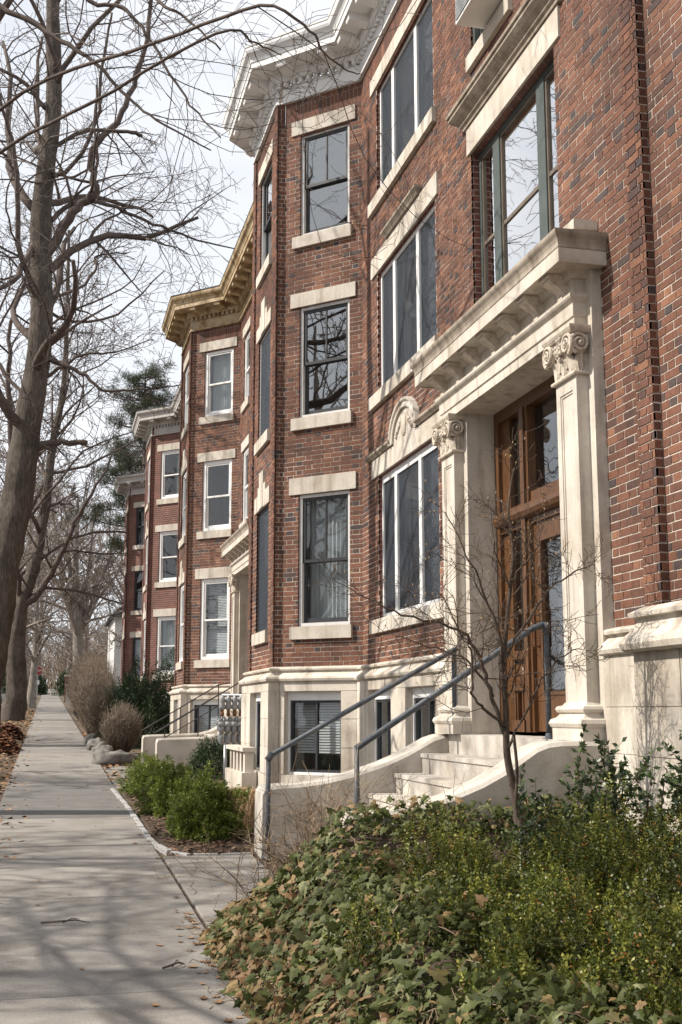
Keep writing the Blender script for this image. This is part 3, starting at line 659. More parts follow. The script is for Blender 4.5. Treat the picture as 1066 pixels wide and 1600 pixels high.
# building 1 -----------------------------------------------------------
B1 = thing('apartment_building', (4.2, 12.0, .2), 'nearest red brick apartment house with white bracketed cornice and carved limestone doorway', 'building', 'row of brick apartment houses')
wall, rev, L = MB(), MB(), []
main_holes = [(12.5, 15.02, a, b) for a, b, _ in FL]
near_holes = [(8.342, 11.92, -1, 5.40), (9.09, 11.26, 5.40, 7.52), (10.10, 11.2, 8.62, 10.33), (8.55, 9.55, 8.62, 10.33)]
holes = main_holes + near_holes
backing(wall, FY, 2.0, 15.87, Z0 - .02, ZT + .3, holes); lay(L, FY, 2.0, 15.87, holes, RS)
reveals(rev, FY, [h for h in holes if h[2] > 0])
FP = FR(4.2, 0, 0, 1, -1, 0)
lay(L, FY, 7.48, 7.73, [], RS, .062); backing(wall, FY, 7.482, 7.728, Z0 - .02, ZT, [], .055)
lay(L, FR(4.2, 7.48, -1, 0, 0, -1), 0, .062, [], RS, 0.004); backing(wall, FR(4.2, 7.48, -1, 0, 0, -1), 0, .06, Z0, ZT, [], 0)
DW = ('grey_p', 'dark', .045, .045)
cfg1 = dict(ch=[(*DW, 'glass', 'sheer', True), (*DW, 'glass_r', None, True), (*DW, 'glass_r', 'right', True)],
            fr=[('dark', 'dark', .03, .04, 'glass', None, True), ('grey_p', 'dark', .03, .04, 'glass', None, True), ('grey_p', 'dark', .03, .04, 'glass_r', None, False)])
bay(B1, 0, RS, cfg1, L, wall, rev, True)
backing(rev, FY, 19.99, 20.0, Z0, ZT, [], 0)
W1 = wall.build('brick_wall', M['mortar'], B1)
put_bricks(W1, L, 300)
rev.build('wall_returns', M['bricktex'], B1, kind='stuff')
# triple windows on the main wall
for k, (a, b, t) in enumerate(FL):
    u0, u1 = 12.5, 15.02; q = MB(); rectframe(q, FY, u0 + .002, u1 - .002, a + .002, b - .002, .055, -.16, -.05, .10 if k == 0 else .06, .06)
    for c in (13.33, 14.36): q.fbox(FY, c - .055, c + .055, a + .06, b - .06, -.155, -.045)
    W = q.build('triple_window', M['white'], B1)
    for x0, x1 in ((12.555, 13.275), (13.385, 14.305), (14.415, 14.965)):
        q = MB(); rectframe(q, FY, x0 + .002, x1 - .002, a + .062, b - .062 - (.04 if k == 0 else 0), .03, -.13, -.075); zm = (a + b) / 2 - .05
        q.fbox(FY, x0 + .03, x1 - .03, zm - .02, zm + .02, -.128, -.09); q.build('sash', M['dark'], W)
        pane(FY, x0 + .028, x1 - .028, a + .09, b - .09, -.11, M['glass_r'], W)
        pane(FY, x0 + .01, x1 - .01, a + .07, b - .07, -.07, M['screen'], W, 'insect_screen')
        cover(FY, x0 + .03, x1 - .03, a + .05, b - .05, -.28, [None, 'left', 'right', None][(k + int(x0)) % 4], W, RS)
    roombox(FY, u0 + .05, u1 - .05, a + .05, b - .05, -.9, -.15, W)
    stone_lintel(FY, 12.36 if k else 11.925, 15.30, b, t if k != 1 else 7.85, W)
    stone_lintel(FY, 12.40 if k else 11.925, 15.33, a - .19, a, W, 'sill', .055)
    if k == 1:
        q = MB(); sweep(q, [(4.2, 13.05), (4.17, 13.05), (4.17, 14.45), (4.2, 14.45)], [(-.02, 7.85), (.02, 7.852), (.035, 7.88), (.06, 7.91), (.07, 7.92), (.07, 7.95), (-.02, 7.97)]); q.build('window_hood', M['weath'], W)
    if k == 0:
        for y0, y1 in ((11.925, 13.14), (14.36, 15.42)):
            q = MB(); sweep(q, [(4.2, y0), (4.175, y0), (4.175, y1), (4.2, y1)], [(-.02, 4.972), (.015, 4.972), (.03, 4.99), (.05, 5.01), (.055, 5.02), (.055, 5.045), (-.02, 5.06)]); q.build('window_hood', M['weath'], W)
        # arched pediment
        q = MB(); yc, K = 13.75, 20
        prof = [(-.05, .0), (.05, .0), (.055, .03), (.04, .045), (.035, .075), (.06, .095), (.065, .13), (-.05, .14)]
        for k2 in range(K + 1):
            a_ = math.pi * k2 / K; ca, sa = math.cos(a_), math.sin(a_)
            for n, r in prof: q.v.append(FY(yc + ca * (.47 + r), 4.972 + sa * (.37 + r * .9), n))
        np2 = len(prof)
        for k2 in range(K):
            for j in range(np2 - 1): q.f.append((k2 * np2 + j, k2 * np2 + j + 1, (k2 + 1) * np2 + j + 1, (k2 + 1) * np2 + j)); q.a.append(.5)
        A = q.build('arched_pediment', M['lime'], W)
        q = MB(); ctr = [FY(yc + math.cos(math.pi * k2 / K) * .475, 4.96 + math.sin(math.pi * k2 / K) * .38, .02) for k2 in range(K + 1)]
        q.add(ctr, [tuple(range(K + 1))]); q.build('tympanum', M['lime'], W)
        q = MB(); q.blob(FY(yc, 5.13, .025), (.035, .10, .145), 5, 14, 9, 0)
        for s in (-1, 1):
            for j in range(11):
                t = j / 10; q.blob(FY(yc + s * (.15 + .20 * t), 5.20 - .17 * t + .015 * math.sin(j * 2), .028), (.02, .028, .035 - .015 * t), j, 7, 5, .3)
        q.build('cartouche', M['carve'], W)
# large window above the doorway
q = MB(); a, b = 5.56, 7.52; rectframe(q, FY, 9.092, 11.258, a, b, .06, -.17, -.09)
for c0, c1 in ((9.52, 9.70), (10.66, 10.84)): q.fbox(FY, c0, c1, a + .06, b - .06, -.165, -.085)
W = q.build('wide_window', M['green'], B1)
q = MB()
for c0, c1 in ((9.15, 9.52), (9.70, 10.66), (10.84, 11.20)):
    rectframe(q, FY, c0, c1, a + .06, b - .06, .028, -.14, -.10); zm = a + (b - a) * .47; q.fbox(FY, c0 + .028, c1 - .028, zm - .02, zm + .02, -.138, -.105)
q.build('sash', M['bronze'], W)
for c0, c1 in ((9.15, 9.52), (9.70, 10.66), (10.84, 11.20)): pane(FY, c0 + .025, c1 - .025, a + .085, b - .085, -.12, M['glass_r'], W)
cover(FY, 9.7, 10.66, a, b, -.3, 'left', W, RS); cover(FY, 9.15, 9.6, a, b, -.3, 'sheer', W, RS); roombox(FY, 9.12, 11.23, a, b, -.9, -.16, W)
stone_lintel(FY, 8.93, 11.34, 7.52, 7.83, W)
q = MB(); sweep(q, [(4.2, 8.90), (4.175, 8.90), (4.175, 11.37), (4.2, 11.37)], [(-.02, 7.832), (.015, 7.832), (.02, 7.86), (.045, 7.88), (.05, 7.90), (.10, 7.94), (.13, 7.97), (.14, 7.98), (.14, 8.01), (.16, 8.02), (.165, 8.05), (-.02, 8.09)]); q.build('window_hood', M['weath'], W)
for c0, c1, cov in ((10.10, 11.2, None), (8.55, 9.55, 'sheer')):
    window(B1, FY, c0, c1, 8.62, 10.33, 'green', 'dark', .05, .045, M['glass_r'], cov, RS, True, (c0 - .12, c1 + .12, 10.57), (c0 - .1, c1 + .04, 8.44))
# stone base, portal, cornice
basep = [(4.2, 11.921), (4.2, 15.87), (3.24, 16.83), (3.14, 16.83), (3.14, 19.03), (3.24, 19.03), (4.2, 19.99), (4.2, 20.2)]
hb = {0: [(.50, 1.62, .73, 1.88), (2.25, 3.32, .73, 1.88)], 1: [(.255, 1.185, .73, 1.88)], 3: [(.62, 1.55, .73, 1.88)]}
base_course(B1, basep, ROWS, hb, RS)
base_course(B1, [(4.135, 2.0), (4.135, 7.63), (4.2, 7.63), (4.2, 8.341)], [-.15, .25, .6, .95, 1.29, 1.63, 2.02], {}, RS)
q = MB(); sweep(q, [(4.09, 2.0), (4.09, 7.60), (4.2, 7.60)], [(-.05, 2.015), (.12, 2.012), (.145, 2.03), (.155, 2.07), (.14, 2.11), (.10, 2.15), (.07, 2.19), (.055, 2.22), (.055, 2.25), (.10, 2.255), (.105, 2.285), (.02, 2.33), (-.05, 2.33)]); q.build('pier_plinth', M['stone'], B1)
portal(B1, 0)
CP = lambda dy, y0, y1: [(4.2, y0), (4.2, 15.87 + dy), (3.14, 16.93 + dy), (3.14, 18.93 + dy), (4.2, 19.99 + dy), (4.2, y1)]
roof_cornice(B1, CP(0, 2.0, 20.28), 'white', 'grey_p')
roof(B1, 2.0, 20.3)
# building 2 -----------------------------------------------------------
WW = ('white', 'white', .075, .042)
D2 = 11.45
B2 = thing('apartment_building', (4.2, 24.0, .5), 'second brick apartment house from the camera with peeling ochre cornice and white windows', 'building', 'row of brick apartment houses')
wall, rev, L = MB(), MB(), []
wy = [(21.5, 22.5), (23.7, 24.7), (25.9, 26.75)]
holes = [(a, b, z0, z1) for a, b in wy for z0, z1, _ in FL[1:]] + [(23.34, 26.92, -1, 5.4)]
backing(wall, FY, 20.3, 27.32, Z0 - .02, ZT + .3, holes); lay(L, FY, 20.3, 27.32, holes, RS); reveals(rev, FY, holes[:6])
cfg2 = dict(ch=[(*WW, 'glass', 'blind', False), (*WW, 'glass', None, False), (*WW, 'glass', 'sheer', False)],
            fr=[(*WW, 'glass', 'blind', False), (*WW, 'glass', None, False), (*WW, 'glass', 'sheer', False)])
bay(B2, D2, RS, cfg2, L, wall, rev, True)
W2 = wall.build('brick_wall', M['mortar_d'], B2); put_bricks(W2, L, 0); rev.build('wall_returns', M['bricktex'], B2, kind='stuff')
for a, b in wy:
    for z0, z1, t in FL[1:]: window(B2, FY, a, b, z0, z1, *WW, M['glass'], None, RS, False, (a - .12, b + .12, t), (a - .1, b + .1, z0 - .19))
q = MB(); sweep(q, [(4.2, 23.4), (4.17, 23.4), (4.17, 24.9), (4.2, 24.9)], [(-.02, 7.95), (.03, 7.95), (.07, 8.0), (.07, 8.05), (-.02, 8.07)]); q.build('window_hood', M['lime'], B2)
base_course(B2, [(x, y + D2) for x, y in [(4.2, 15.475)] + basep[1:-1]] + [(4.2, 31.6)], ROWS, {1: hb[1], 3: hb[3]}, RS)
base_course(B2, [(4.2, 20.31), (4.2, 23.34)], ROWS, {}, RS)
portal(B2, 15.0)
roof_cornice(B2, CP(D2, 20.31, 31.7), 'tan_p', 'black'); roof(B2, 20.31, 31.72)
# buildings 3 and 4 ------------------------------------------------------
for dy, lab, paint, c in ((23.1, 'third brick apartment house along the walk, off-white cornice, half hidden by dark evergreen', 'dull_p', [(*WW, 'glass', 'sheer', False), (*WW, 'glass', None, False), (*WW, 'glass', 'left', False)]),
                          (34.7, 'farthest brick apartment house of the row with dark window frames', 'dull_p', [('dark', 'dark', .05, .045, 'glass', 'blind', False), ('dark', 'dark', .05, .045, 'glass', None, False), ('dark', 'dark', .05, .045, 'glass', 'sheer', True)])):
    Bn = thing('apartment_building', (4.2, 10 + dy, gz(14 + dy)), lab, 'building', 'row of brick apartment houses')
    wall, rev, L = MB(), MB(), []
    y0 = 20.3 + dy - (11.65 if dy < 30 else 11.6) + .02
    backing(rev, FY, y0, 15.87 + dy, Z0 - .02, ZT + .3, [], 0)
    bay(Bn, dy, RS, dict(ch=c, fr=[(s[0], s[1], s[2], s[3], s[4], s[5], False) for s in c]), L, wall, rev, False)
    rev.build('brick_wall', M['bricktex'], Bn)
    base_course(Bn, [(4.2, y0)] + [(x, y + dy) for x, y in basep[1:-1]] + [(4.2, 20.1 + dy)], ROWS, {}, RS)
    roof_cornice(Bn, CP(dy, y0, 20.1 + dy), paint, 'black'); roof(Bn, y0, 20.15 + dy)
# stoops -----------------------------------------------------------------
stoop(0, 'sunlit concrete stoop with curved cheek walls below the nearest carved doorway', .22)
stoop(15.0, 'second concrete stoop with rounded cheek walls and thin black railings', .60)
def pipe_rail(pts_list, r, label, m, name='handrail'):
    T = thing(name, pts_list[0], label, 'handrail', 'stoop handrails')
    for nm, pts, rr in pts_list[1:]:
        q = MB(); q.tube(pts, rr, 8)
        if nm == 'post': q.lathe((pts[0][0], pts[0][1], pts[0][2]), [(rr * 2.4, 0), (rr * 2.4, .012), (rr * 1.5, .016), (rr * 1.3, .05), (rr, .055)], 10)
        q.build(nm, M[m], T, smooth=True)
    return T
yf = 11.62
pipe_rail([(2.12, yf, .22), ('post', [(2.12, yf, .21), (2.12, yf, 1.15)], .024), ('rail', [(2.12, yf, 1.15), (2.135, yf, 1.175), (3.98, 11.45, 2.215), (4.03, 11.43, 2.225)], .026), ('post', [(3.98, 11.45, 1.37), (3.98, 11.45, 2.21)], .022), ('fitting', [(2.11, yf, 1.13), (2.16, yf, 1.20)], .034)], .024,
          'blue-grey pipe handrail on the far cheek of the nearest stoop', 'rail')
yn = 9.3
pipe_rail([(4.06, yn, 1.37), ('post', [(4.06, yn, 1.37), (4.06, yn, 2.29)], .024), ('rail', [(4.08, yn, 2.32), (4.03, yn, 2.325), (3.94, yn, 2.29), (2.40, yn, 1.31)], .026), ('post', [(2.41, yn, .25), (2.41, yn, 1.32)], .022), ('fitting', [(4.06, yn, 2.26), (4.06, yn, 2.34)], .036)], .024,
          'blue-grey pipe handrail ending at the post beside the oak door', 'rail')
for yy_, lab in ((23.6, 'thin black railing on the near cheek of the second stoop'), (26.9, 'thin black railing on the far cheek of the second stoop')):
    pl = [(2.15, yy_, .6)]
    for x, zb, zt in ((2.25, .9, 1.3), (2.9, .92, 1.68), (3.75, 1.36, 2.2)): pl.append(('post', [(x, yy_, zb), (x, yy_, zt)], .011))
    pl.append(('rail', [(2.05, yy_, 1.18), (2.25, yy_, 1.3), (3.75, yy_, 2.2), (4.1, yy_, 2.25)], .013)); pl.append(('rail', [(2.25, yy_, 1.1), (3.75, yy_, 1.98)], .009))
    pipe_rail(pl, .012, lab, 'iron')
# gas meters ---------------------------------------------------------------
T = thing('gas_meter_rack', (2.95, 20.15, gz(20.15)), 'bank of grey gas meters on a pipe post beside the nearest bay', 'gas meters')
yM = 20.15
q = MB(); q.tube([(2.94, yM, gz(yM) - .1), (2.94, yM, 1.05)], .03, 10); q.build('post', M['galv'], T, smooth=True)
q = MB()
for z, yo in ((1.87, 0), (1.80, .10)): q.tube([(2.86, yM - .05 + yo, z), (3.6, yM - .05 + yo, z), (3.6, yM - .3, z)], .026, 8)
for k in range(4): q.tube([(2.86 + .105 * k, yM - .05, 1.87), (2.86 + .105 * k, yM - .12, 1.84), (2.86 + .105 * k, yM - .12, 1.62)], .021, 8)
q.build('manifold', M['galv'], T, smooth=True)
for k in range(4):
    x = 2.86 + .105 * k
    q = MB(); q.lathe((x, yM - .12, 1.52), [(.02, 0), (.036, .02), (.036, .05), (.026, .07), (.03, .10), (.02, .12)], 8); q.build('valve', M['brass'], T)
    q = MB(); q.lathe((x, yM - .12, 1.63), [(.03, 0), (.055, .02), (.06, .06), (.042, .10), (.05, .13), (.05, .19), (.03, .22)], 10); q.build('regulator', M['meter'], T, smooth=True)
    for dyy, zz in ((-.14, 1.30), (.06, 1.33)):
        q = MB(); q.blob((x - .01, yM + dyy, zz + .01), (.053, .075, .085), 9, 12, 9, .02); q.box(x - .06, x + .04, yM + dyy - .06, yM + dyy + .06, zz + .05, zz + .135); q.tube([(x - .045, yM + dyy, zz + .13), (x - .045, yM + dyy, zz + .19)], .02, 6); q.tube([(x + .03, yM + dyy, zz + .13), (x + .03, yM + dyy, zz + .19)], .02, 6)
        q.lathe((x - .01, yM + dyy, zz - .25), [(.018, 0), (.034, .03), (.034, .13), (.02, .16)], 10); q.build('meter', M['meter'], T, smooth=True)
T = thing('utility_panel', (3.42, 19.9, 1.0), 'white electrical meter panel on the wall behind the gas meters', 'panel')
q = MB(); q.box(3.30, 3.47, 20.0, 20.06, 1.02, 1.74); q.build('cabinet', M['ac'], T)
q = MB(); q.box(3.315, 3.38, 19.975, 19.999, 1.05, 1.70); q.box(3.395, 3.455, 19.975, 19.999, 1.05, 1.70); q.build('door', M['white'], T)
q = MB(); q.tube([(3.5, 19.98, .5), (3.5, 19.98, 1.72)], .018, 8); q.build('conduit', M['galv'], T)
# low area balustrade in front of the bay
T = thing('area_balustrade', (2.9, 17.6, gz(17.6)), 'low stone balustrade with upright slabs below the gas meters', 'balustrade')
q = MB(); q.box(2.80, 3.02, 17.5, 19.2, .1, .72); q.build('plinth', M['stone'], T)
for k in range(5):
    q = MB(); y = 17.55 + k * .33; q.box(2.85, 2.98, y, y + .14, .72, 1.02); q.build('baluster', M['stone'], T)
q = MB(); q.box(2.81, 3.01, 17.5, 19.2, 1.021, 1.08); q.build('coping', M['stone'], T)
# window air conditioner
T = thing('air_conditioner', (4.0, 10.2, 8.64), 'white air conditioner hanging out of the top floor window above the doorway', 'air conditioner')
q = MB(); q.box(3.86, 4.26, 10.16, 10.72, 8.66, 9.02); q.build('casing', M['ac'], T)
q = MB()
for k in range(11): q.box(3.848, 3.859, 10.19, 10.69, 8.69 + .029 * k, 8.708 + .029 * k)
for k in range(9): q.box(3.9 + .035 * k, 3.918 + .035 * k, 10.149, 10.159, 8.72, 8.97)
q.build('grille', M['meter'], T)
# ------------------------------------------------------------------ ground
def sheet(name, x0, x1, y0, y1, dz, m, ny=2, kind='structure', parent=None):
    q = MB()
    for i in range(ny):
        a, b = y0 + (y1 - y0) * i / ny, y0 + (y1 - y0) * (i + 1) / ny
        q.add([(x0, a, gz(a) + dz), (x1, a, gz(a) + dz), (x1, b, gz(b) + dz), (x0, b, gz(b) + dz)], [(0, 1, 2, 3)])
    o = q.build(name, M[m], parent)
    if kind: o['kind'] = kind
    return o
sheet('ground', -160, 160, -60, 420, -.035, 'ground', 8)
sheet('road', -9.5, -2.75, -60, 420, -.030, 'road', 4)
q = MB()
for y0 in range(-40, 400, 20): q.hexa([(-2.9, y0, gz(y0) - .2), (-2.72, y0, gz(y0) - .2), (-2.72, y0 + 19.98, gz(y0 + 20) - .2), (-2.9, y0 + 19.98, gz(y0 + 20) - .2), (-2.9, y0, gz(y0) + .05), (-2.72, y0, gz(y0) + .05), (-2.72, y0 + 19.98, gz(y0 + 20) + .05), (-2.9, y0 + 19.98, gz(y0 + 20) + .05)])
o = q.build('kerb', M['granite']); o['kind'] = 'structure'
def slab(x0, x1, y0, y1, m, parent, name='paving_slab', th=.08, top=.0, tw=0.0, g=.0085):
    q = MB(); e = .006; g0, g1 = gz(y0) + top, gz(y1) + top
    x0 += g; x1 -= g; y0 += g; y1 -= g
    q.add([(x0, y0, g0 - th), (x1, y0, g0 - th), (x1, y1, g1 - th), (x0, y1, g1 - th),
           (x0, y0, g0 - e), (x1, y0, g0 - e + tw), (x1, y1, g1 - e + tw), (x0, y1, g1 - e),
           (x0 + e, y0 + e, g0), (x1 - e, y0 + e, g0 + tw), (x1 - e, y1 - e, g1 + tw), (x0 + e, y1 - e, g1)],
          [(8, 9, 10, 11), (4, 5, 9, 8), (5, 6, 10, 9), (6, 7, 11, 10), (7, 4, 8, 11), (0, 1, 5, 4), (1, 2, 6, 5), (2, 3, 7, 6), (3, 0, 4, 7)])
    return q.build(name, m, parent)
SW = sheet('sidewalk', -.60, 1.15, -10, 240, -.022, 'soil', 6)
rs = random.Random(3)
ys = [-6, -4.5, -3, -1.5, 0, 1.4, 2.9, 4.4, 5.55, 6.87, 8.4, 9.84, 11.43, 12.85, 14.04, 15.35, 16.9, 18.35, 20.1]
ym = {13: 'asph2', 15: 'asph2', 16: 'asph2', 17: 'asph', }
M['walk2'] = mat('pale_sidewalk_concrete', [(.25, (.205, .187, .166)), (.5, (.26, .24, .216)), (.8, (.305, .285, .258))], scale=2.1, rough=.93, bump=(80, .5, .006), stain=(1.9, (.70, .67, .64), .3, .48), mod=(75, .82, 1.08))
M['walk3'] = mat('grey_sidewalk_concrete', [(.25, (.185, .172, .156)), (.5, (.232, .216, .196)), (.8, (.275, .258, .237))], scale=1.4, rough=.93, bump=(80, .5, .006), stain=(2.9, (.72, .70, .68), .3, .48), mod=(65, .82, 1.08))
M['asph2'] = mat('worn_asphalt_patch', [(.3, (.125, .12, .113)), (.7, (.175, .167, .157))], scale=3, rough=.95, bump=(90, .6, .006), mod=(80, .82, 1.1))
for i in range(len(ys) - 1):
    slab(-.58, 1.13, ys[i], ys[i + 1], M['asph2' if 15.3 < ys[i] < 20 else ('walk', 'walk2', 'walk3')[(i * 5) % 3]], SW, tw=rs.uniform(-.003, .003), top=rs.uniform(-.003, .003))
y = 20.1
while y < 60:
    n = y + rs.uniform(1.5, 1.9); slab(-.58, 1.10, y, n, M[rs.choice(('walk', 'walk2', 'walk3'))], SW, top=rs.uniform(-.003, .003)); y = n
sheet('far_paving', -.58, 1.10, y, 235, .0, 'walk', 4)
# apron paving beside the walk
AP = sheet('apron_paving', 1.16, 2.1, 3.0, 12.05, -.022, 'soil', 3)
for a, b in ((3.0, 4.6), (4.6, 6.2), (6.2, 7.8), (7.8, 9.4), (9.4, 11.0), (11.0, 11.93)): slab(1.145, 2.02, a, b, M['walk2'], AP, top=-.002)
AP2 = sheet('stoop_path', 1.12, 2.1, 19.3, 27.0, -.022, 'soil', 2)
for a, b in ((19.35, 20.9), (20.9, 22.4), (22.4, 24.2)): slab(1.115, 2.0, a, b, M['walk'], AP2, top=-.003)
# mulch bed
BED = sheet('mulch_bed', 1.2, 3.2, 11.95, 19.3, -.012, 'soil', 4)
def scatter(n, fx, size, rs, ln=1.6):
    V = np.zeros((n, 4, 3)); r = np.zeros(n)
    for i in range(n):
        x, y, z = fx(rs); a = rs.uniform(0, 6.283); s = size * rs.uniform(.5, 1.4); t = rs.uniform(-.35, .35); t2 = rs.uniform(-.3, .3)
        d = Vector((math.cos(a), math.sin(a), t)) * s * ln / 2; p = Vector((-math.sin(a), math.cos(a), t2)) * s / 2; c = Vector((x, y, z + s * .25))
        V[i] = [c - d, c + p, c + d + Vector((0, 0, s * .15)), c - p]; r[i] = rs.random()
    return V, r
V, r = scatter(5200, lambda s: (lambda y: (s.uniform(1.22, 3.1), y, gz(y) - .008))(s.uniform(12.05, 19.2)), .035, rs, 2.2)
quads('mulch_chips', V, r, M['litter'], BED, 'stuff')
def strip_leaf(s):
    y = 12 + 60 * s.random() ** 1.6; return (s.uniform(-2.6, -.5) if s.random() < .93 else s.uniform(-.6, -.2), y, gz(y) - .03)
V, r = scatter(6500, strip_leaf, .075, rs, 1.4); o = quads('leaf_litter', V, r, M['leaf'], None, 'stuff'); o['label'] = 'brown fallen leaves over the verge under the street trees'
def right_leaf(s):
    y = s.uniform(19, 40); return (1.1 + abs(s.gauss(0, .5)), y, gz(y) - .02)
V, r = scatter(900, right_leaf, .07, rs, 1.4); o = quads('leaf_litter', V, r, M['leaf'], None, 'stuff'); o['label'] = 'brown leaves gathered along the field stones beside the walk'
# curled dead leaves on the paving
def walkleaf(s):
    q = s.random()
    if q < .45: y = s.uniform(5.2, 9.2); return (1.08 - abs(s.gauss(0, .10)), y, gz(y))
    if q < .7: y = s.uniform(10.5, 20); return (1.05 + s.gauss(0, .09), y, gz(y))
    y = s.uniform(5, 30); return (s.uniform(-.5, 1.05), y, gz(y))
def deadleaf(q, x, y, z, s, rs):
    a = rs.uniform(0, 6.28); ca, sa = math.cos(a), math.sin(a)
    out = [(-1, 0), (-.5, .28), (-.25, .7), (.1, .36), (.45, .62), (.55, .22), (1, 0), (.55, -.24), (.4, -.6), (.1, -.33), (-.3, -.66), (-.5, -.25)]
    vs = []
    for u, v in out:
        u += rs.uniform(-.08, .08); v += rs.uniform(-.08, .08); h = .35 * v * v + .22 * u * u + rs.uniform(0, .1)
        vs.append((x + (u * ca - v * sa) * s, y + (u * sa + v * ca) * s, z + .004 + h * s))
    c = (x, y, z + .005); n = len(vs)
    q.add([c] + vs, [(0, i + 1, (i + 1) % n + 1) for i in range(n)], rs.random())
q = MB()
for i in range(130):
    x, y, z = walkleaf(rs); deadleaf(q, x, y, z, rs.uniform(.018, .045), rs)
o = q.build('fallen_leaves', M['leaf'], None, kind='stuff'); o['label'] = 'curled brown leaves scattered on the sidewalk'
for (px, py, a, L_, lab) in ((.02, 8.85, -.25, .34, 'thin dark twig lying on the sidewalk near its left edge'), (.72, 7.35, .5, .16, 'short forked twig lying on the sidewalk near the ivy')):
    q = MB(); z = gz(py) + .012; d = Vector((math.cos(a), math.sin(a), 0)); p0 = Vector((px, py, z))
    q.tube([p0, p0 + d * L_ * .3 + Vector((0, -.02, .01)), p0 + d * L_ * .7 + Vector((0, -.01, .02)), p0 + d * L_ + Vector((0, .01, 0))], [.008, .007, .006, .003], 6)
    q.tube([p0 + d * L_ * .45, p0 + d * L_ * .6 + Vector((.01, .06, .02)), p0 + d * L_ * .8 + Vector((0, .09, .01))], [.005, .004, .002], 5)
    tag(q.build('fallen_twig', M['twig']), lab, 'twig', 'twigs on the sidewalk')
# hairline cracks in the slabs
q = MB()
for (x, y, a, n) in ((-.5, 7.7, .15, 9), (.35, 5.9, 1.2, 8), (-.55, 10.6, -.1, 12), (.2, 12.1, 1.4, 7), (.5, 13.4, .3, 7), (-.4, 17.3, .2, 10), (1.2, 9.8, .6, 6), (-.3, 22.6, .1, 9)):
    p = Vector((x, y, 0)); pts = []
    for k in range(n):
        pts.append((p.x, p.y, gz(p.y) + .0012)); a += rs.gauss(0, .35); p = p + Vector((math.cos(a), math.sin(a), 0)) * .13
        if not -.56 < p.x < 1.9: break
    for k in range(len(pts) - 1):
        u, v = Vector(pts[k]), Vector(pts[k + 1]); s_ = Vector((-(v - u).y, (v - u).x, 0)).normalized() * rs.uniform(.0012, .0028)
        q.add([tuple(u - s_), tuple(u + s_), tuple(v + s_), tuple(v - s_)], [(0, 1, 2, 3)])
q.build('cracks', M['soil'], SW, kind='stuff')
# granite edging of the mulch bed
E_ = thing('bed_edging', (1.15, 15.0, gz(15)), 'pale granite edging curving round the mulch bed', 'edging')
cv = [(1.07, 19.2), (1.10, 18.2), (1.13, 17.2), (1.145, 16.2), (1.15, 15.2), (1.155, 14.2), (1.165, 13.3), (1.20, 12.65), (1.28, 12.2), (1.44, 11.99), (1.7, 11.95), (2.02, 11.97)]
P_ = []
for i in range(len(cv) - 1):
    n = max(1, round((Vector(cv[i + 1]) - Vector(cv[i])).length / .32))
    for k in range(n): P_.append(Vector(cv[i]).lerp(Vector(cv[i + 1]), k / n))
P_.append(Vector(cv[-1]))
for i in range(len(P_) - 1):
    a, b = P_[i], P_[i + 1]; fr, Ls, d = seg(tuple(a), tuple(b)); q = MB(); w_ = rs.uniform(.07, .085); t = rs.uniform(.008, .02)
    za, zb = gz(a.y), gz(b.y); j = .006
    q.hexa([fr(j, za - .08, -w_), fr(Ls - j, zb - .08, -w_), fr(Ls - j, zb - .08, 0), fr(j, za - .08, 0), fr(j + .008, za + t, -w_ + .01), fr(Ls - j - .008, zb + t, -w_ + .01), fr(Ls - j - .008, zb + t, -.01), fr(j + .008, za + t, -.01)])
    q.build('edging_stone', M['granite'], E_)
# rounded field stones
for (x, y, rx, ry, rz, lab) in ((1.42, 24.9, .42, .22, .2, 'rounded grey field stone nearest the sidewalk corner below the round bare shrub'), (1.27, 26.3, .22, .55, .2, 'long rounded field stone second along the walk edge'),
                                (1.24, 28.0, .2, .6, .2, 'rounded field stone third along the walk edge'), (1.22, 30.0, .2, .7, .2, 'rounded field stone fourth along the walk edge'), (1.2, 32.4, .2, .7, .2, 'farthest rounded field stone along the walk edge'), (1.95, 24.6, .12, .1, .09, 'small broken stone lying beside the second stoop path')):
    q = MB(); q.blob((x, y, gz(y) + rz * .30), (rx, ry, rz), int(y * 10), 26, 18, .30); q.v = [tuple(Vector(v) + Vector((noise.noise(Vector(v) * 7), noise.noise(Vector(v) * 7 + Vector((9, 0, 0))), noise.noise(Vector(v) * 7 + Vector((0, 9, 0))))) * .035) for v in q.v]; tag(q.build('field_stone', M['field'], None, smooth=True), lab, 'stone', 'field stones along the walk')
# ------------------------------------------------------------------ bare trees
UPV = Vector((0, 0, 1))
def at(px, py, y):
    d = FW + RT * ((px - 533) / FPX) - UP * ((py - 800) / FPX)
    return EYE + d * (y / d.y)
def rvec(rs): return Vector((rs.gauss(0, 1), rs.gauss(0, 1), rs.gauss(0, 1)))
def grow(mb, p, d, Ln, r, lvl, rs, prm):
    nseg = max(3, min(9, int(Ln / prm['seg'])))
    pts = [p.copy()]; rad = [r]; dc = d.normalized(); rt_ = max(prm['rmin'], r * prm['taper'])
    for i in range(nseg):
        dc = (dc + rvec(rs) * prm['wob'] + UPV * prm['trop'][min(lvl, len(prm['trop']) - 1)]).normalized()
        p = p + dc * (Ln / nseg); pts.append(p); rad.append(r + (rt_ - r) * (i + 1) / nseg)
    sides = 8 if r > .05 else (5 if r > .015 else 3)
    mb.tube(pts, rad, sides, cap=r > .02)
    limbs(mb, pts, rad, Ln, lvl, rs, prm)
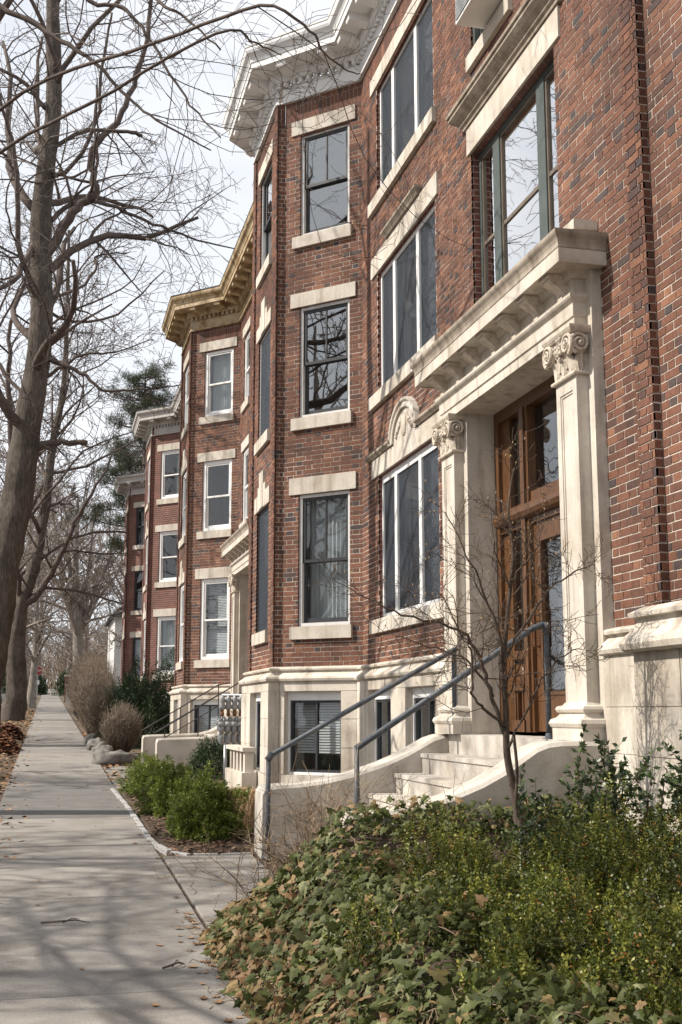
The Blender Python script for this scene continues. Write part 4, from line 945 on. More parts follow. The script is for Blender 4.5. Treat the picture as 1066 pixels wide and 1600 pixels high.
def limbs(mb, pts, rad, Ln, lvl, rs, prm, tmin=.2, n=None):
    if lvl >= prm['max']: return
    n = prm['n'][lvl] if n is None else n
    for k in range(n):
        t = tmin + (1 - tmin) * (k + rs.random()) / n; f = t * (len(pts) - 1); i = min(int(f), len(pts) - 2); q = f - i
        p = pts[i].lerp(pts[i + 1], q); r = rad[i] + (rad[i + 1] - rad[i]) * q
        dm = (pts[i + 1] - pts[i]).normalized(); ax = dm.cross(rvec(rs)).normalized()
        d = Matrix.Rotation(math.radians(rs.uniform(*prm['ang'])), 3, ax) @ dm
        L2 = Ln * prm['rat'][lvl] * rs.uniform(.65, 1.25) * (1.15 - .45 * t)
        grow(mb, p, d, L2, max(prm['rmin'], min(r * .62, r * rs.uniform(.30, .52))), lvl + 1, rs, prm)
def smooth_pts(ctrl, n=4):
    ctrl = [Vector(c) for c in ctrl]; out = []
    for i in range(len(ctrl) - 1):
        p0, p1, p2, p3 = ctrl[max(i - 1, 0)], ctrl[i], ctrl[i + 1], ctrl[min(i + 2, len(ctrl) - 1)]
        for k in range(n):
            t = k / n
            out.append(.5 * ((2 * p1) + (-p0 + p2) * t + (2 * p0 - 5 * p1 + 4 * p2 - p3) * t * t + (-p0 + 3 * p1 - 3 * p2 + p3) * t ** 3))
    out.append(ctrl[-1]); return out
def trunkmesh(pts, rad, seed, n=20, lump=.10):
    mb = MB(); pts = smooth_pts(pts, 6); K = len(pts); R = []
    for i in range(K):
        f = i / (K - 1) * (len(rad) - 1); j = min(int(f), len(rad) - 2); R.append(rad[j] + (rad[j + 1] - rad[j]) * (f - j))
    mb.tube(pts, R, n, cap=False)
    for i in range(K):
        c = pts[i]
        for k in range(n):
            v = Vector(mb.v[i * n + k]); d = v - c; a = 2 * math.pi * k / n
            s = 1 + lump * noise.noise(v * 2.2 + Vector((seed, 0, 0))) + lump * .35 * math.sin(a * 7 + noise.noise(v) * 3)
            mb.v[i * n + k] = tuple(c + d * s)
    return mb, pts, R
def tree(name, loc, label, tctrl, trad, prm, seed, extra=(), bark='bark', twig='twig', tmin=.3, nl=None, cat='tree', lump=.1, group='bare street trees'):
    rs = random.Random(seed); T = thing(name, loc, label, cat, group)
    mb, pts, R = trunkmesh(tctrl, trad, seed, lump=lump); mb.build('trunk', M[bark], T, smooth=True)
    cb = MB()
    Ln = sum((pts[i + 1] - pts[i]).length for i in range(len(pts) - 1))
    limbs(cb, pts, R, Ln, 0, rs, prm, tmin, nl)
    for ctrl, r0, r1, cnt in extra:
        ps = smooth_pts(ctrl, 5); K = len(ps); rr = [r0 + (r1 - r0) * i / (K - 1) for i in range(K)]
        for i in range(1, K - 1): ps[i] = ps[i] + rvec(rs) * r0 * .25
        cb.tube(ps, rr, 8); l2 = sum((ps[i + 1] - ps[i]).length for i in range(K - 1))
        limbs(cb, ps, rr, l2, 1, rs, prm, .12, cnt)
    cb.build('crown', M[twig], T, smooth=True)
    return T
PA = dict(seg=.45, wob=.17, trop=(.03, .03, .02, -.01, -.03), taper=.35, rmin=.0065, n=[22, 6, 5, 3], rat=[.27, .5, .5, .5], ang=(28, 70), max=4)
# big trunk by the walk
YB = 32.0
base = gz(YB)
tc_ = [(-1.72, YB, base - .2), (-1.66, YB, 2.2), (-1.45, YB, 3.8)] + [tuple(at(px, py, YB)) for px, py in ((2, 900), (30, 760), (45, 650), (64, 520), (65, 325), (84, 163), (83, 0), (92, -160), (96, -330))]
ex = [([at(70, 405, YB), at(100, 350, YB - .3), at(135, 312, YB - .6), at(152, 300, YB - .8), at(140, 250, YB - .9), at(182, 190, YB - 1.2), at(212, 120, YB - 1.4), at(232, 40, YB - 1.6), at(240, -60, YB - 1.7)], 0.144, .05, 10),
      ([at(80, 345, YB), at(120, 315, YB + .2), at(170, 320, YB + .3), at(240, 350, YB + .1), at(310, 375, YB), at(380, 390, YB)], 0.079, .015, 12),
      ([at(85, 230, YB), at(130, 205, YB), at(190, 205, YB), at(222, 211, YB)], 0.065, .05, 6),
      ([at(78, 275, YB), at(110, 262, YB - .5), at(150, 190, YB - .8), at(160, 100, YB - 1), at(175, 20, YB - 1)], 0.072, .03, 9),
      ([at(80, 465, YB), at(125, 450, YB + .4), at(150, 420, YB + .6), at(152, 400, YB + .8), at(200, 395, YB + .8)], 0.050, .02, 8),
      ([at(70, 560, YB), at(100, 570, YB - .4), at(130, 585, YB - .6), at(165, 610, YB - .8), at(230, 608, YB - 1), at(290, 600, YB - 1)], 0.079, .012, 10),
      ([at(70, 590, YB), at(130, 555, YB + .3), at(180, 550, YB + .4), at(240, 530, YB + .4)], 0.050, .012, 9),
      ([at(55, 700, YB), at(90, 690, YB - .4), at(135, 692, YB - .6)], 0.101, .07, 3),
      ([at(72, 170, YB), at(40, 130, YB), at(0, 110, YB), at(-60, 90, YB)], 0.072, .03, 8),
      ([at(55, 380, YB), at(20, 440, YB - 1), at(-20, 450, YB - 1.4), at(-70, 420, YB - 2)], 0.094, .03, 8),
      ([at(62, 480, YB), at(30, 380, YB - 1), at(25, 250, YB - 1.6), at(5, 170, YB - 2), at(-10, 100, YB - 2)], 0.086, .03, 9)]
tree('street_tree', (-1.7, YB, base), 'large leaning street tree with rough bark at the left of the sidewalk', tc_, [.62, .50, .47, .44, .41, .36, .30, .27, .22, .18, .14, .09], PA, 11, ex, tmin=.42, nl=16, lump=.16)
# second old tree, forked low
Y2 = 52.0
t2 = [(-1.45, Y2, gz(Y2) - .2), tuple(at(26, 1080, Y2)), tuple(at(24, 1000, Y2)), tuple(at(33, 945, Y2)), tuple(at(52, 890, Y2)), tuple(at(70, 800, Y2)), tuple(at(82, 700, Y2)), tuple(at(100, 600, Y2)), tuple(at(105, 480, Y2)), tuple(at(108, 360, Y2))]
PB = dict(PA, rmin=.010, n=[18, 6, 6, 3], seg=.6)
ex2 = [([at(36, 950, Y2), at(62, 925, Y2 - .5), at(85, 890, Y2 - .8), at(110, 830, Y2 - 1), at(150, 760, Y2 - 1), at(180, 700, Y2 - 1)], .18, .03, 10),
       ([at(26, 1000, Y2), at(20, 920, Y2 + .5), at(14, 820, Y2 + .6), at(20, 700, Y2 + .6), at(15, 580, Y2), at(20, 470, Y2)], .28, .06, 16)]
tree('street_tree', (-1.45, Y2, gz(Y2)), 'old street tree forking low, behind the large leaning trunk', t2, [.6, .42, .40, .30, .25, .2, .16, .12, .09, .06], PB, 12, ex2, tmin=.5, lump=.2)
# young pale barked tree
Y3 = 74.0
t3 = [(-.95, Y3, gz(Y3) - .2), tuple(at(52, 1060, Y3)), tuple(at(56, 1020, Y3)), tuple(at(57, 960, Y3)), tuple(at(60, 900, Y3)), tuple(at(58, 830, Y3))]
tree('young_street_tree', (-.95, Y3, gz(Y3)), 'young pale barked street tree standing beyond the two old trunks', t3, [.34, .22, .2, .14, .09, .05], dict(PA, rmin=.014, n=[16, 6, 4, 2], rat=[.5, .45, .5, .5], seg=.7), 13, bark='pale', twig='pale', tmin=.3)
# vase shaped tree beyond the hedge
Y4 = 80.0
t4 = [(2.1, Y4, gz(Y4) - .2), tuple(at(123, 1020, Y4)), tuple(at(122, 985, Y4)), tuple(at(118, 930, Y4)), tuple(at(120, 860, Y4)), tuple(at(122, 780, Y4))]
ex4 = [([at(122, 990, Y4), at(108, 950, Y4), at(98, 900, Y4), at(90, 840, Y4), at(78, 780, Y4)], .24, .05, 12), ([at(123, 990, Y4), at(135, 960, Y4), at(152, 920, Y4), at(168, 880, Y4), at(180, 820, Y4)], .24, .05, 12),
       ([at(122, 985, Y4), at(130, 930, Y4), at(140, 880, Y4), at(150, 800, Y4)], .2, .04, 12), ([at(121, 985, Y4), at(110, 920, Y4), at(108, 860, Y4), at(100, 780, Y4)], .2, .04, 12)]
tree('vase_shaped_tree', (2.1, Y4, gz(Y4)), 'vase shaped bare tree with several stems beyond the brown hedge', t4, [.5, .36, .34, .22, .15, .08], dict(PA, rmin=.016, n=[14, 6, 5, 3], rat=[.5, .45, .5, .5], seg=.8), 14, ex4, bark='pale', twig='fartwig')
# trees left of the camera, out of frame but shading walk and walls
S1 = (-1.95, 16.3)
s1 = [(S1[0], S1[1], gz(16.3) - .2), (S1[0] + .02, S1[1], 2.0), (S1[0] - .05, S1[1] - .1, 4.5), (S1[0] + .05, S1[1], 7.0), (S1[0] + .1, S1[1] - .1, 9.5), (S1[0] + .2, S1[1], 12.5), (S1[0] + .2, S1[1], 15.5)]
PN = dict(PA, rmin=.003, n=[15, 5, 5, 3], seg=.16, wob=.2, rat=[.27, .42, .42, .42])
e1 = [([(S1[0], S1[1], 8.3), tuple(at(-60, -30, 15)), tuple(at(0, 10, 14.6)), tuple(at(70, 48, 14.3)), tuple(at(132, 88, 14)), tuple(at(200, 150, 13.8)), tuple(at(245, 188, 13.6)), tuple(at(330, 235, 13.4))], .05, .008, 10),
      ([(S1[0] + .1, S1[1], 9.4), tuple(at(60, -60, 14.6)), tuple(at(140, 2, 14.2)), tuple(at(190, 12, 14)), tuple(at(230, 55, 13.8)), tuple(at(275, 130, 13.6)), tuple(at(310, 178, 13.4)), tuple(at(345, 215, 13.2))], .038, .007, 9),
      ([(S1[0] + .1, S1[1], 10), tuple(at(120, -120, 14)), tuple(at(245, 0, 13)), tuple(at(290, 28, 12.8)), tuple(at(345, 78, 12.6))], .032, .010, 7),
      ([(S1[0], S1[1], 5.2), tuple(at(-40, 560, 15)), tuple(at(20, 600, 14.6)), tuple(at(60, 640, 14.4))], .05, .008, 5)]
e1 += [([(S1[0], S1[1], 7.6), (-.9, 14.6, 8.5), (.2, 12.6, 8.3), tuple(at(340, 52, 11.2)), tuple(at(400, 70, 11.2)), tuple(at(440, 86, 11.2))], .028, .006, 4),
       ([(S1[0], S1[1], 8.6), (-.6, 14.4, 9.3), (.9, 12.2, 8.9), tuple(at(405, 10, 10.8)), tuple(at(485, 48, 10.6)), tuple(at(503, 78, 10.6)), tuple(at(540, 108, 10.6)), tuple(at(566, 118, 10.6))], .026, .005, 4)]
tree('street_tree', (S1[0], S1[1], gz(16.3)), 'street tree left of the frame whose limbs cross the upper left and nearest cornice', s1, [.34, .27, .25, .22, .18, .12, .06], PN, 21, e1, tmin=.5, nl=8)
S2_ = (-2.3, 3.2)
s2 = [(S2_[0], S2_[1], gz(3) - .2), (S2_[0] + .03, S2_[1], 2.0), (S2_[0] + .1, S2_[1], 4.5), (S2_[0] + .05, S2_[1], 7.0), (S2_[0] - .1, S2_[1], 9.5), (S2_[0], S2_[1], 12.0)]
e2 = [([(S2_[0], S2_[1], 3.9), (-3.6, 4.6, 4.9), (-4.9, 6.4, 5.4), (-5.9, 8.6, 5.8), (-6.6, 10.8, 6.2)], .075, .02, 9),
      ([(S2_[0], S2_[1], 4.6), (-3.9, 5.4, 5.3), (-5.3, 8.2, 5.6), (-5.6, 11.4, 6.0)], .06, .015, 8),
      ([(S2_[0], S2_[1], 4.2), (-4.2, 3.9, 4.8), (-5.6, 5.2, 5.2), (-6.8, 7.0, 5.6)], .06, .015, 8)]
tree('street_tree', (S2_[0], S2_[1], gz(3)), 'street tree behind the camera at the left kerb', s2, [.30, .24, .21, .18, .12, .06], dict(PN, n=[12, 5, 4, 3], rat=[.2, .42, .42, .42]), 22, e2, tmin=.5, nl=7)
# distant bare trees: three built, the rest copied
PF = dict(PA, rmin=.020, n=[16, 6, 5, 3], rat=[.42, .5, .5, .5], seg=1.0, wob=.14)
protos = []
fl = [('tall bare tree far behind the row, seen above the farthest house', (8.5, 78)), ('distant bare tree left of the walk past the young tree', (-2.0, 96)), ('distant bare tree across the road at the far left', (-13, 74))]
for i, (lab, (x, y)) in enumerate(fl):
    z = gz(y); h = 15 + 2 * i; t = [(x, y, z - .3), (x + .1, y, z + h * .2), (x - .2, y + .2, z + h * .45), (x + .2, y, z + h * .7), (x, y, z + h)]
    protos.append(tree('distant_tree', (x, y, z), lab, t, [.36, .28, .22, .15, .05], PF, 31 + i, bark='fartwig', twig='fartwig', tmin=.2, nl=18, group='distant bare trees'))
far = [(1, -2.2, 122, 1.1, 1.3, 'distant bare tree left of the walk near the stop sign'), (0, 3.2, 108, .9, 2.2, 'distant bare tree right of the walk past the brick gate pillar'), (2, 6.5, 96, 1.0, .7, 'distant bare tree behind the pale house'),
       (1, -6, 150, 1.25, 3, 'hazy bare tree beyond the end of the road'), (0, 2.6, 150, 1.15, 4, 'hazy bare tree right of the far end of the walk'), (2, -1.5, 185, 1.3, 5, 'farthest bare tree closing the view at the end of the walk'),
       (2, 12, 120, 1.25, 2, 'wide bare tree far behind the evergreen'), (1, -16, 110, 1.2, 1, 'bare tree across the road beyond the big trunk'), (1, -10.4, 8.8, .70, 2, 'bare tree across the road from the nearest doorway'), (2, -10.4, 13.4, .62, .5, 'bare tree across the road from the nearest bay'), (0, -10.6, 23, .68, 1.5, 'bare tree across the road from the second doorway'), (1, -10.6, 35, .68, 4.1, 'bare tree across the road from the third house'), (0, -3.4, 66, 1.0, 2.7, 'bare tree at the kerb glimpsed left of the forked trunk')]
for pi, x, y, s, rz, lab in far:
    src = protos[pi]; o = src.copy(); COL.objects.link(o); o.location = (x, y, gz(y)); o.scale = (s, s, s); o.rotation_euler = (0, 0, rz); o['label'] = lab
    for ch in src.children:
        c = ch.copy(); COL.objects.link(c); c.parent = o; c.matrix_parent_inverse = ch.matrix_parent_inverse.copy()
# ------------------------------------------------------------------ foliage helpers
NR = np.random.default_rng(5)
def unit(a): return a / np.maximum(1e-9, np.linalg.norm(a, axis=-1, keepdims=True))
def leaf_quads(P, D, L_, W_, fold=.15):
    n = len(P); R_ = unit(NR.normal(size=(n, 3))); S_ = unit(np.cross(D, R_)); Nn = np.cross(S_, D)
    L_ = np.asarray(L_).reshape(-1, 1) * np.ones((n, 1)); W_ = np.asarray(W_).reshape(-1, 1) * np.ones((n, 1))
    V = np.empty((n, 4, 3)); V[:, 0] = P; V[:, 1] = P + D * L_ * .45 + S_ * W_ * .5 + Nn * L_ * fold; V[:, 2] = P + D * L_; V[:, 3] = P + D * L_ * .45 - S_ * W_ * .5 + Nn * L_ * fold
    return V
def bush_points(c, r, n, seed, inner=.55, lump=.22):
    U = unit(NR.normal(size=(n, 3))); U[:, 2] = np.abs(U[:, 2]) * np.where(NR.random(n) < .85, 1, -.4)
    off = Vector((seed * 3.7, seed, 0)); lm = np.array([1 + lump * 2 * noise.noise(Vector(u) * 2.3 + off) + lump * noise.noise(Vector(u) * 6 + off) for u in U])
    rad = (inner + (1 - inner) * NR.random(n) ** .45) * lm
    return np.array(c) + U * np.array(r) * rad[:, None], U
def sprig_bush(name, c, r, nspr, pairs, spl, ll, lw, m, label, seed, cat='shrub', group=None, lump=.22, upb=.5, stemm='twig', inner=.5):
    T = thing(name, (c[0], c[1], c[2]), label, cat, group)
    P, U = bush_points(c, r, nspr, seed, inner, lump)
    D = unit(U * .7 + np.array([0, 0, upb]) + NR.normal(size=P.shape) * .35)
    S_ = unit(np.cross(D, NR.normal(size=P.shape))); Q_ = np.cross(D, S_)
    Vs, Rn = [], []; base = np.clip(NR.normal(.5, .2, nspr), .05, 1)
    for j in range(pairs):
        t = (j + 1) / pairs; ax = S_ if j % 2 else Q_
        for s in (1, -1):
            Pj = P + D * spl * t; Dj = unit(D * (.45 + .4 * t) + s * ax + NR.normal(size=P.shape) * .2)
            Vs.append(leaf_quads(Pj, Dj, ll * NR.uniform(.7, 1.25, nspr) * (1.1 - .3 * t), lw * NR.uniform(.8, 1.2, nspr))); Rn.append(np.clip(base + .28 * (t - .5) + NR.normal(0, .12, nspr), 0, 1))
    V = np.concatenate(Vs); rn = np.concatenate(Rn); od = NR.random(len(rn)) < .012; rn[od] = NR.random(od.sum()) * .04
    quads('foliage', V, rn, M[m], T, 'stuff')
    q = MB(); rs_ = random.Random(seed)
    for k in range(26):
        u = unit(NR.normal(size=3)); e = Vector(c) + Vector((u[0] * r[0], u[1] * r[1], abs(u[2]) * r[2])) * .85
        b = Vector((c[0] + u[0] * .08, c[1] + u[1] * .08, c[2] - .05)); q.tube([b, b.lerp(e, .5) + rvec(rs_) * .03, e], [.012, .008, .003], 4)
    q.build('stems', M[stemm], T, kind='stuff')
    return T
# ------------------------------------------------------------------ foreground planting
rs = random.Random(17)
def sst(t): t = min(1, max(0, t)); return t * t * (3 - 2 * t)
def xedge(y): return 1.07 + (.0 if y < 8 else (y - 8) * .28) + .05 * noise.noise(Vector((0, y * 1.3, 0)))
def ivy_h(x, y):
    e = sst((x - xedge(y) + .02) / 1.05); b = sst((8.95 - y + .15 * noise.noise(Vector((x * 2, 0, 4)))) / .7) if x < 2.1 else 1
    return gz(y) + (.10 + .62 * e * (1 - .25 * sst((6.5 - y) / 3))) * b * (1 - .5 * sst((x - 1.6 - .25 * noise.noise(Vector((y * 1.1, 5, 1)))) / .8) * sst((8.0 - y) / .5)) * sst((x - xedge(y)) / .10) + .07 * noise.noise(Vector((x * 2.2, y * 2.2, 2))) * e
q = MB(); X = [1.02 + .1 * i for i in range(32)]; Y = [2.0 + .14 * j for j in range(51)]
for y in Y:
    for x in X: q.v.append((x, min(y, 8.28) if x > 2.0 else y, ivy_h(x, y) - .09))
for j in range(len(Y) - 1):
    for i in range(len(X) - 1):
        k = j * len(X) + i; q.f.append((k, k + 1, k + 1 + len(X), k + len(X))); q.a.append(.5)
q.build('planted_bank', M['soil'], None, smooth=True, kind='structure')
IV = thing('ivy', (2.0, 7.0, gz(7)), 'glossy ivy trailing over the bank at the sidewalk edge', 'ivy')
LO = [(0, 0), (-.20, .20), (-.06, .47), (.26, .30), (.46, .40), (.58, .18), (1, 0), (.58, -.18), (.46, -.40), (.26, -.30), (-.06, -.47), (-.20, -.20)]
def ivy_mesh(v, cur):
    me = bpy.data.meshes.new('leaf'); vs = [(.3, 0, .03)] + [(a, b, -cur * (abs(b) * 1.1) ** 1.3 - .22 * max(0, a - .4) ** 2) for a, b in LO]
    me.from_pydata(vs, [], [(0, i + 1, (i + 1) % 12 + 1) for i in range(12)])
    at_ = me.attributes.new('rnd', 'FLOAT', 'FACE'); at_.data.foreach_set('value', [v] * 12); me.materials.append(M['ivy']); return me, vs
leaves = []
tries = 0
while len(leaves) < 11500:
    y = 3.2 + 5.75 * rs.random(); x = 1.0 + 3.0 * rs.random() ** 1.15
    if x < xedge(y) - .03 or (x > 2.05 and y > 8.28): continue
    if x > 1.85 + .45 * noise.noise(Vector((x * 1.5, y * 1.5, 3))) and y < 7.9 and rs.random() < .68: continue
    z = ivy_h(x, y) + rs.uniform(-.10, .075) + (.10 * rs.random() if x > 1.9 else 0)
    gx = (ivy_h(x + .08, y) - ivy_h(x - .08, y)) / .16; gy = (ivy_h(x, y + .08) - ivy_h(x, y - .08)) / .16
    nrm = (Vector((-gx, -gy, 1)).normalized() + Vector((-.25, -.25, .05)) + rvec(rs) * .62).normalized()
    dn = (Vector((-1.0, -.35, -.3)) + rvec(rs) * .7); dn = (dn - nrm * dn.dot(nrm)).normalized()
    s = rs.uniform(.028, .074) * (1.15 if x < 1.7 else .95) * (1 if y < 8.3 else .9)
    edge = sst((x - xedge(y)) / .6)
    pb = .42 * (1 - edge) + .10 + .30 * max(0, noise.noise(Vector((x * 1.6, y * 1.6, 7))))
    v = rs.uniform(0, .16) if rs.random() < pb else min(1, max(.2, rs.gauss(.62, .2)))
    leaves.append((Vector((x, y, z)), dn, nrm.cross(dn), nrm, s, v))
sc = []
for i, (p, d, s_, n, s, v) in enumerate(leaves):
    a, b, k = proj(p)
    if 0 < a < 1066 and 0 < b < 1600: sc.append((s / k * abs(n.dot((EYE - p).normalized())) * (1.4 if a < 720 else .7), i))
sc.sort(reverse=True); pick = {i for _, i in sc[:300]}
var = {}
q = MB()
for i, (p, d, s_, n, s, v) in enumerate(leaves):
    cv_ = round(v * 10) / 10
    if i in pick:
        if cv_ not in var: var[cv_] = ivy_mesh(cv_, .35)[0]
        o = bpy.data.objects.new('leaf', var[cv_]); o.matrix_basis = Matrix(((d.x * s, s_.x * s, n.x * s, p.x), (d.y * s, s_.y * s, n.y * s, p.y), (d.z * s, s_.z * s, n.z * s, p.z), (0, 0, 0, 1)))
        setup(o, IV)
    else:
        vs = [tuple(p + d * (.3 * s) + n * (.03 * s))] + [tuple(p + (d * a + s_ * b + n * (-.35 * (abs(b) * 1.1) ** 1.3 - .22 * max(0, a - .4) ** 2)) * s) for a, b in LO]
        q.add(vs, [(0, k + 1, (k + 1) % 12 + 1) for k in range(12)], v)
q.build('foliage', M['ivy'], IV, kind='stuff')
q = MB()
for k in range(420):
    y = rs.uniform(4, 8.8); x = xedge(y) + rs.uniform(-.02, 1.5) * rs.random(); p = Vector((x, y, ivy_h(x, y) - .01)); d = Vector((-.4 + rs.gauss(0, .5), rs.gauss(0, .7), .1)).normalized()
    pts = [p]
    for j in range(4): p = p + d * .06; p.z = ivy_h(p.x, p.y) + rs.uniform(-.02, .03); pts.append(p.copy()); d = (d + rvec(rs) * .4).normalized()
    q.tube(pts, .0028, 3, rs.random())
q.build('runners', M['cane'], IV, kind='stuff')
# boxwood mass and neighbours
bx = [((2.30, 6.95, .2), (.58, .80, .44), 5600, 'boxwood shrub in the middle of the foreground bank'),
      ((3.15, 6.25, .2), (.70, .85, .64), 7600, 'tallest foreground boxwood shrub at the right below the holly'),
      ((2.50, 5.45, .12), (.62, .70, .50), 5600, 'low boxwood shrub at the bottom right edge of the photo'),
      ((1.98, 6.0, .15), (.42, .66, .40), 3600, 'small boxwood shrub among ivy at the bottom centre'),
      ((2.85, 7.35, .2), (.55, .45, .40), 3400, 'boxwood shrub at the foot of the small bare tree')]
bx += [((3.0, 4.95, .1), (.62, .5, .50), 4200, 'boxwood shrub at the very bottom right corner'), ((2.15, 5.05, .1), (.42, .48, .36), 3000, 'boxwood shrub at the bottom edge right of the ivy')]
for i, (c, r, n, lab) in enumerate(bx):
    sprig_bush('boxwood_shrub', c, r, n, 6, .10, .023, .013, 'box', lab, 50 + i, group='boxwood shrubs on the bank', lump=.5, upb=.8, inner=.35)
for i, (c, r, n, lab) in enumerate((((1.75, 13.35, .26), (.36, .40, .52), 3000, 'bright green rounded shrub nearest the kerbed mulch corner'), ((1.60, 15.7, .32), (.32, .42, .46), 1700, 'second bright green shrub in the mulch bed'), ((1.55, 18.3, .39), (.36, .5, .46), 1600, 'farthest bright green shrub of the mulch bed beside the stoop path'))):
    sprig_bush('green_shrub', c, r, n, 5, .075, .034, .016, 'bright', lab, 70 + i, group='bright shrubs in the mulch bed', lump=.32, upb=.5)
sprig_bush('green_shrub', (2.95, 21.6, .46), (.4, .5, .55), 900, 4, .14, .05, .02, 'ever', 'small evergreen shrub behind the gas meter post', 74, group='bright shrubs in the mulch bed')
# holly like shrub with long leafy branches against the stone base
T = thing('holly_shrub', (3.72, 6.95, .15), 'holly with long leafy branches against the pale stone base at the right', 'shrub')
q = MB(); LP, LD = [], []
def holly_branch(p, d, L_, r, lv):
    pts = [p]; n = 7
    for j in range(n): d = (d + rvec(rs) * .14 + Vector((0, 0, .03))).normalized(); p = p + d * L_ / n; pts.append(p)
    q.tube(pts, [r * (1 - .75 * j / n) for j in range(n + 1)], 6)
    if lv < 2:
        for k in range(6 if lv == 0 else 5):
            t = rs.uniform(.25, 1); i = min(int(t * n), n - 1); ax = d.cross(rvec(rs)).normalized(); holly_branch(pts[i], Matrix.Rotation(math.radians(rs.uniform(30, 65)), 3, ax) @ d, L_ * rs.uniform(.3, .55), r * .5, lv + 1)
    if lv > 0 or True:
        for k in range(int(L_ / .013)):
            t = rs.uniform(.25 if lv == 0 else .1, 1); i = min(int(t * n), n - 1); LP.append(pts[i].lerp(pts[i + 1], t * n - i)); LD.append((rvec(rs) + d * .5 + Vector((0, 0, .2))).normalized())
for d, L_ in (((-.75, .1, .75), 1.05), ((-.35, .05, 1), 1.15), ((.1, -.25, 1), 1.2), ((-.9, -.2, .55), .9), ((.0, .1, 1), .95), ((-.2, -.6, .9), 1.1), ((-.55, .25, .9), 1.0), ((-.65, -.35, .7), .95), ((.05, -.7, .7), 1.0), ((-1, .1, .35), .8)):
    holly_branch(Vector((3.72 + rs.uniform(-.08, .08), 6.95 + rs.uniform(-.1, .1), .2)), Vector(d).normalized(), L_, .012, 0)
q.build('branches', M['magn'], T, smooth=True, kind='stuff')
V = leaf_quads(np.array([tuple(p) for p in LP]), np.array([tuple(d) for d in LD]), NR.uniform(.034, .058, len(LP)), NR.uniform(.02, .03, len(LP)), .08)
quads('foliage', V, NR.random(len(LP)), M['holly'], T, 'stuff')
# small bare ornamental tree before the doorway
T = thing('ornamental_tree', (3.15, 7.8, .2), 'small bare twisted tree with buds in front of the oak door', 'tree')
tr_ = smooth_pts([(3.15, 7.8, .05), (3.17, 7.8, .55), (3.18, 7.81, .80), (3.15, 7.8, 1.0), (3.09, 7.8, 1.3), (3.085, 7.79, 1.6), (3.06, 7.76, 1.9), (3.09, 7.72, 2.3), (3.13, 7.7, 2.7), (3.10, 7.7, 3.0), (3.15, 7.7, 3.3)], 5)
K = len(tr_); rr = [.046 - .040 * (i / (K - 1)) ** .7 for i in range(K)]
rr = [r_ + (.022 * math.exp(-((p.z - .83) / .09) ** 2)) for r_, p in zip(rr, tr_)]
q = MB(); q.tube(tr_, rr, 12); q.tube(smooth_pts([(3.16, 7.78, .86), (3.13, 7.76, 1.0), (3.14, 7.75, 1.2), (3.12, 7.75, 1.45)], 4), .012, 8); q.build('trunk', M['magn'], T, smooth=True)
PM = dict(seg=.09, wob=.26, trop=(.05, .06, .06, .05), taper=.45, rmin=.0019, n=[10, 12, 8, 0], rat=[.4, .45, .45, .4], ang=(30, 75), max=3)
q = MB(); tips = []
def twiglimb(ctrl, r0, r1, cnt):
    ps = smooth_pts(ctrl, 5); k_ = len(ps); r_ = [r0 + (r1 - r0) * i / (k_ - 1) for i in range(k_)]
    for i in range(1, k_ - 1): ps[i] = ps[i] + rvec(rs) * .008
    q.tube(ps, r_, 7); l2 = sum((ps[i + 1] - ps[i]).length for i in range(k_ - 1)); limbs(q, ps, r_, min(l2, .9), 1, rs, PM, .2, cnt)
twiglimb([(3.09, 7.8, 1.42), (2.97, 7.8, 1.75), (2.90, 7.82, 2.0), (2.75, 7.85, 2.17), (2.45, 7.9, 2.24), (2.15, 8.0, 2.38), (1.92, 8.1, 2.52)], .017, .003, 20)
twiglimb([(3.08, 7.78, 1.5), (2.9, 7.74, 1.62), (2.82, 7.72, 1.72), (2.80, 7.7, 2.0), (2.72, 7.7, 2.15), (2.55, 7.7, 2.45)], .012, .003, 13)
twiglimb([(3.08, 7.78, 1.75), (3.02, 7.7, 2.1), (2.9, 7.65, 2.4), (2.75, 7.6, 2.65), (2.6, 7.6, 2.95)], .013, .003, 15)
twiglimb([(3.07, 7.76, 1.95), (3.2, 7.66, 2.2), (3.32, 7.58, 2.4), (3.5, 7.5, 2.55), (3.62, 7.45, 2.6)], .012, .003, 15)
twiglimb([(3.09, 7.78, 1.35), (3.25, 7.7, 1.7), (3.4, 7.6, 1.95), (3.55, 7.55, 2.02)], .010, .003, 11)
twiglimb([(3.0, 7.8, 1.7), (2.85, 7.9, 1.95), (2.6, 8.0, 2.05), (2.35, 8.1, 2.15)], .010, .003, 14)
twiglimb([(3.1, 7.7, 2.5), (3.25, 7.62, 2.7), (3.33, 7.6, 2.95)], .008, .002, 7); twiglimb([(3.1, 7.7, 2.45), (2.98, 7.66, 2.7), (2.95, 7.62, 3.0)], .008, .002, 7)
ps = tr_; limbs(q, ps, rr, 1.2, 1, rs, PM, .5, 22)
q.build('crown', M['magn'], T, smooth=True)
nb = len(q.v); ids = [i for i in range(nb) if rs.random() < .02]
b = MB()
for i in ids:
    v = q.v[i]
    if v[2] > 1.9: b.blob((v[0], v[1], v[2] + .004), (.004, .004, .009), i, 5, 4, 0, rs.random())
b.build('buds', M['straw'], T, kind='stuff')
q = MB(); q.hexa([(3.08, 7.58, .42), (3.19, 7.60, .42), (3.19, 7.63, .42), (3.08, 7.61, .42), (3.075, 7.57, .84), (3.14, 7.585, .80), (3.14, 7.60, .80), (3.075, 7.585, .84)]); tag(q.build('plant_guard', M['grey_p']), 'pale plastic guard at the foot of the small bare tree', 'plant guard')
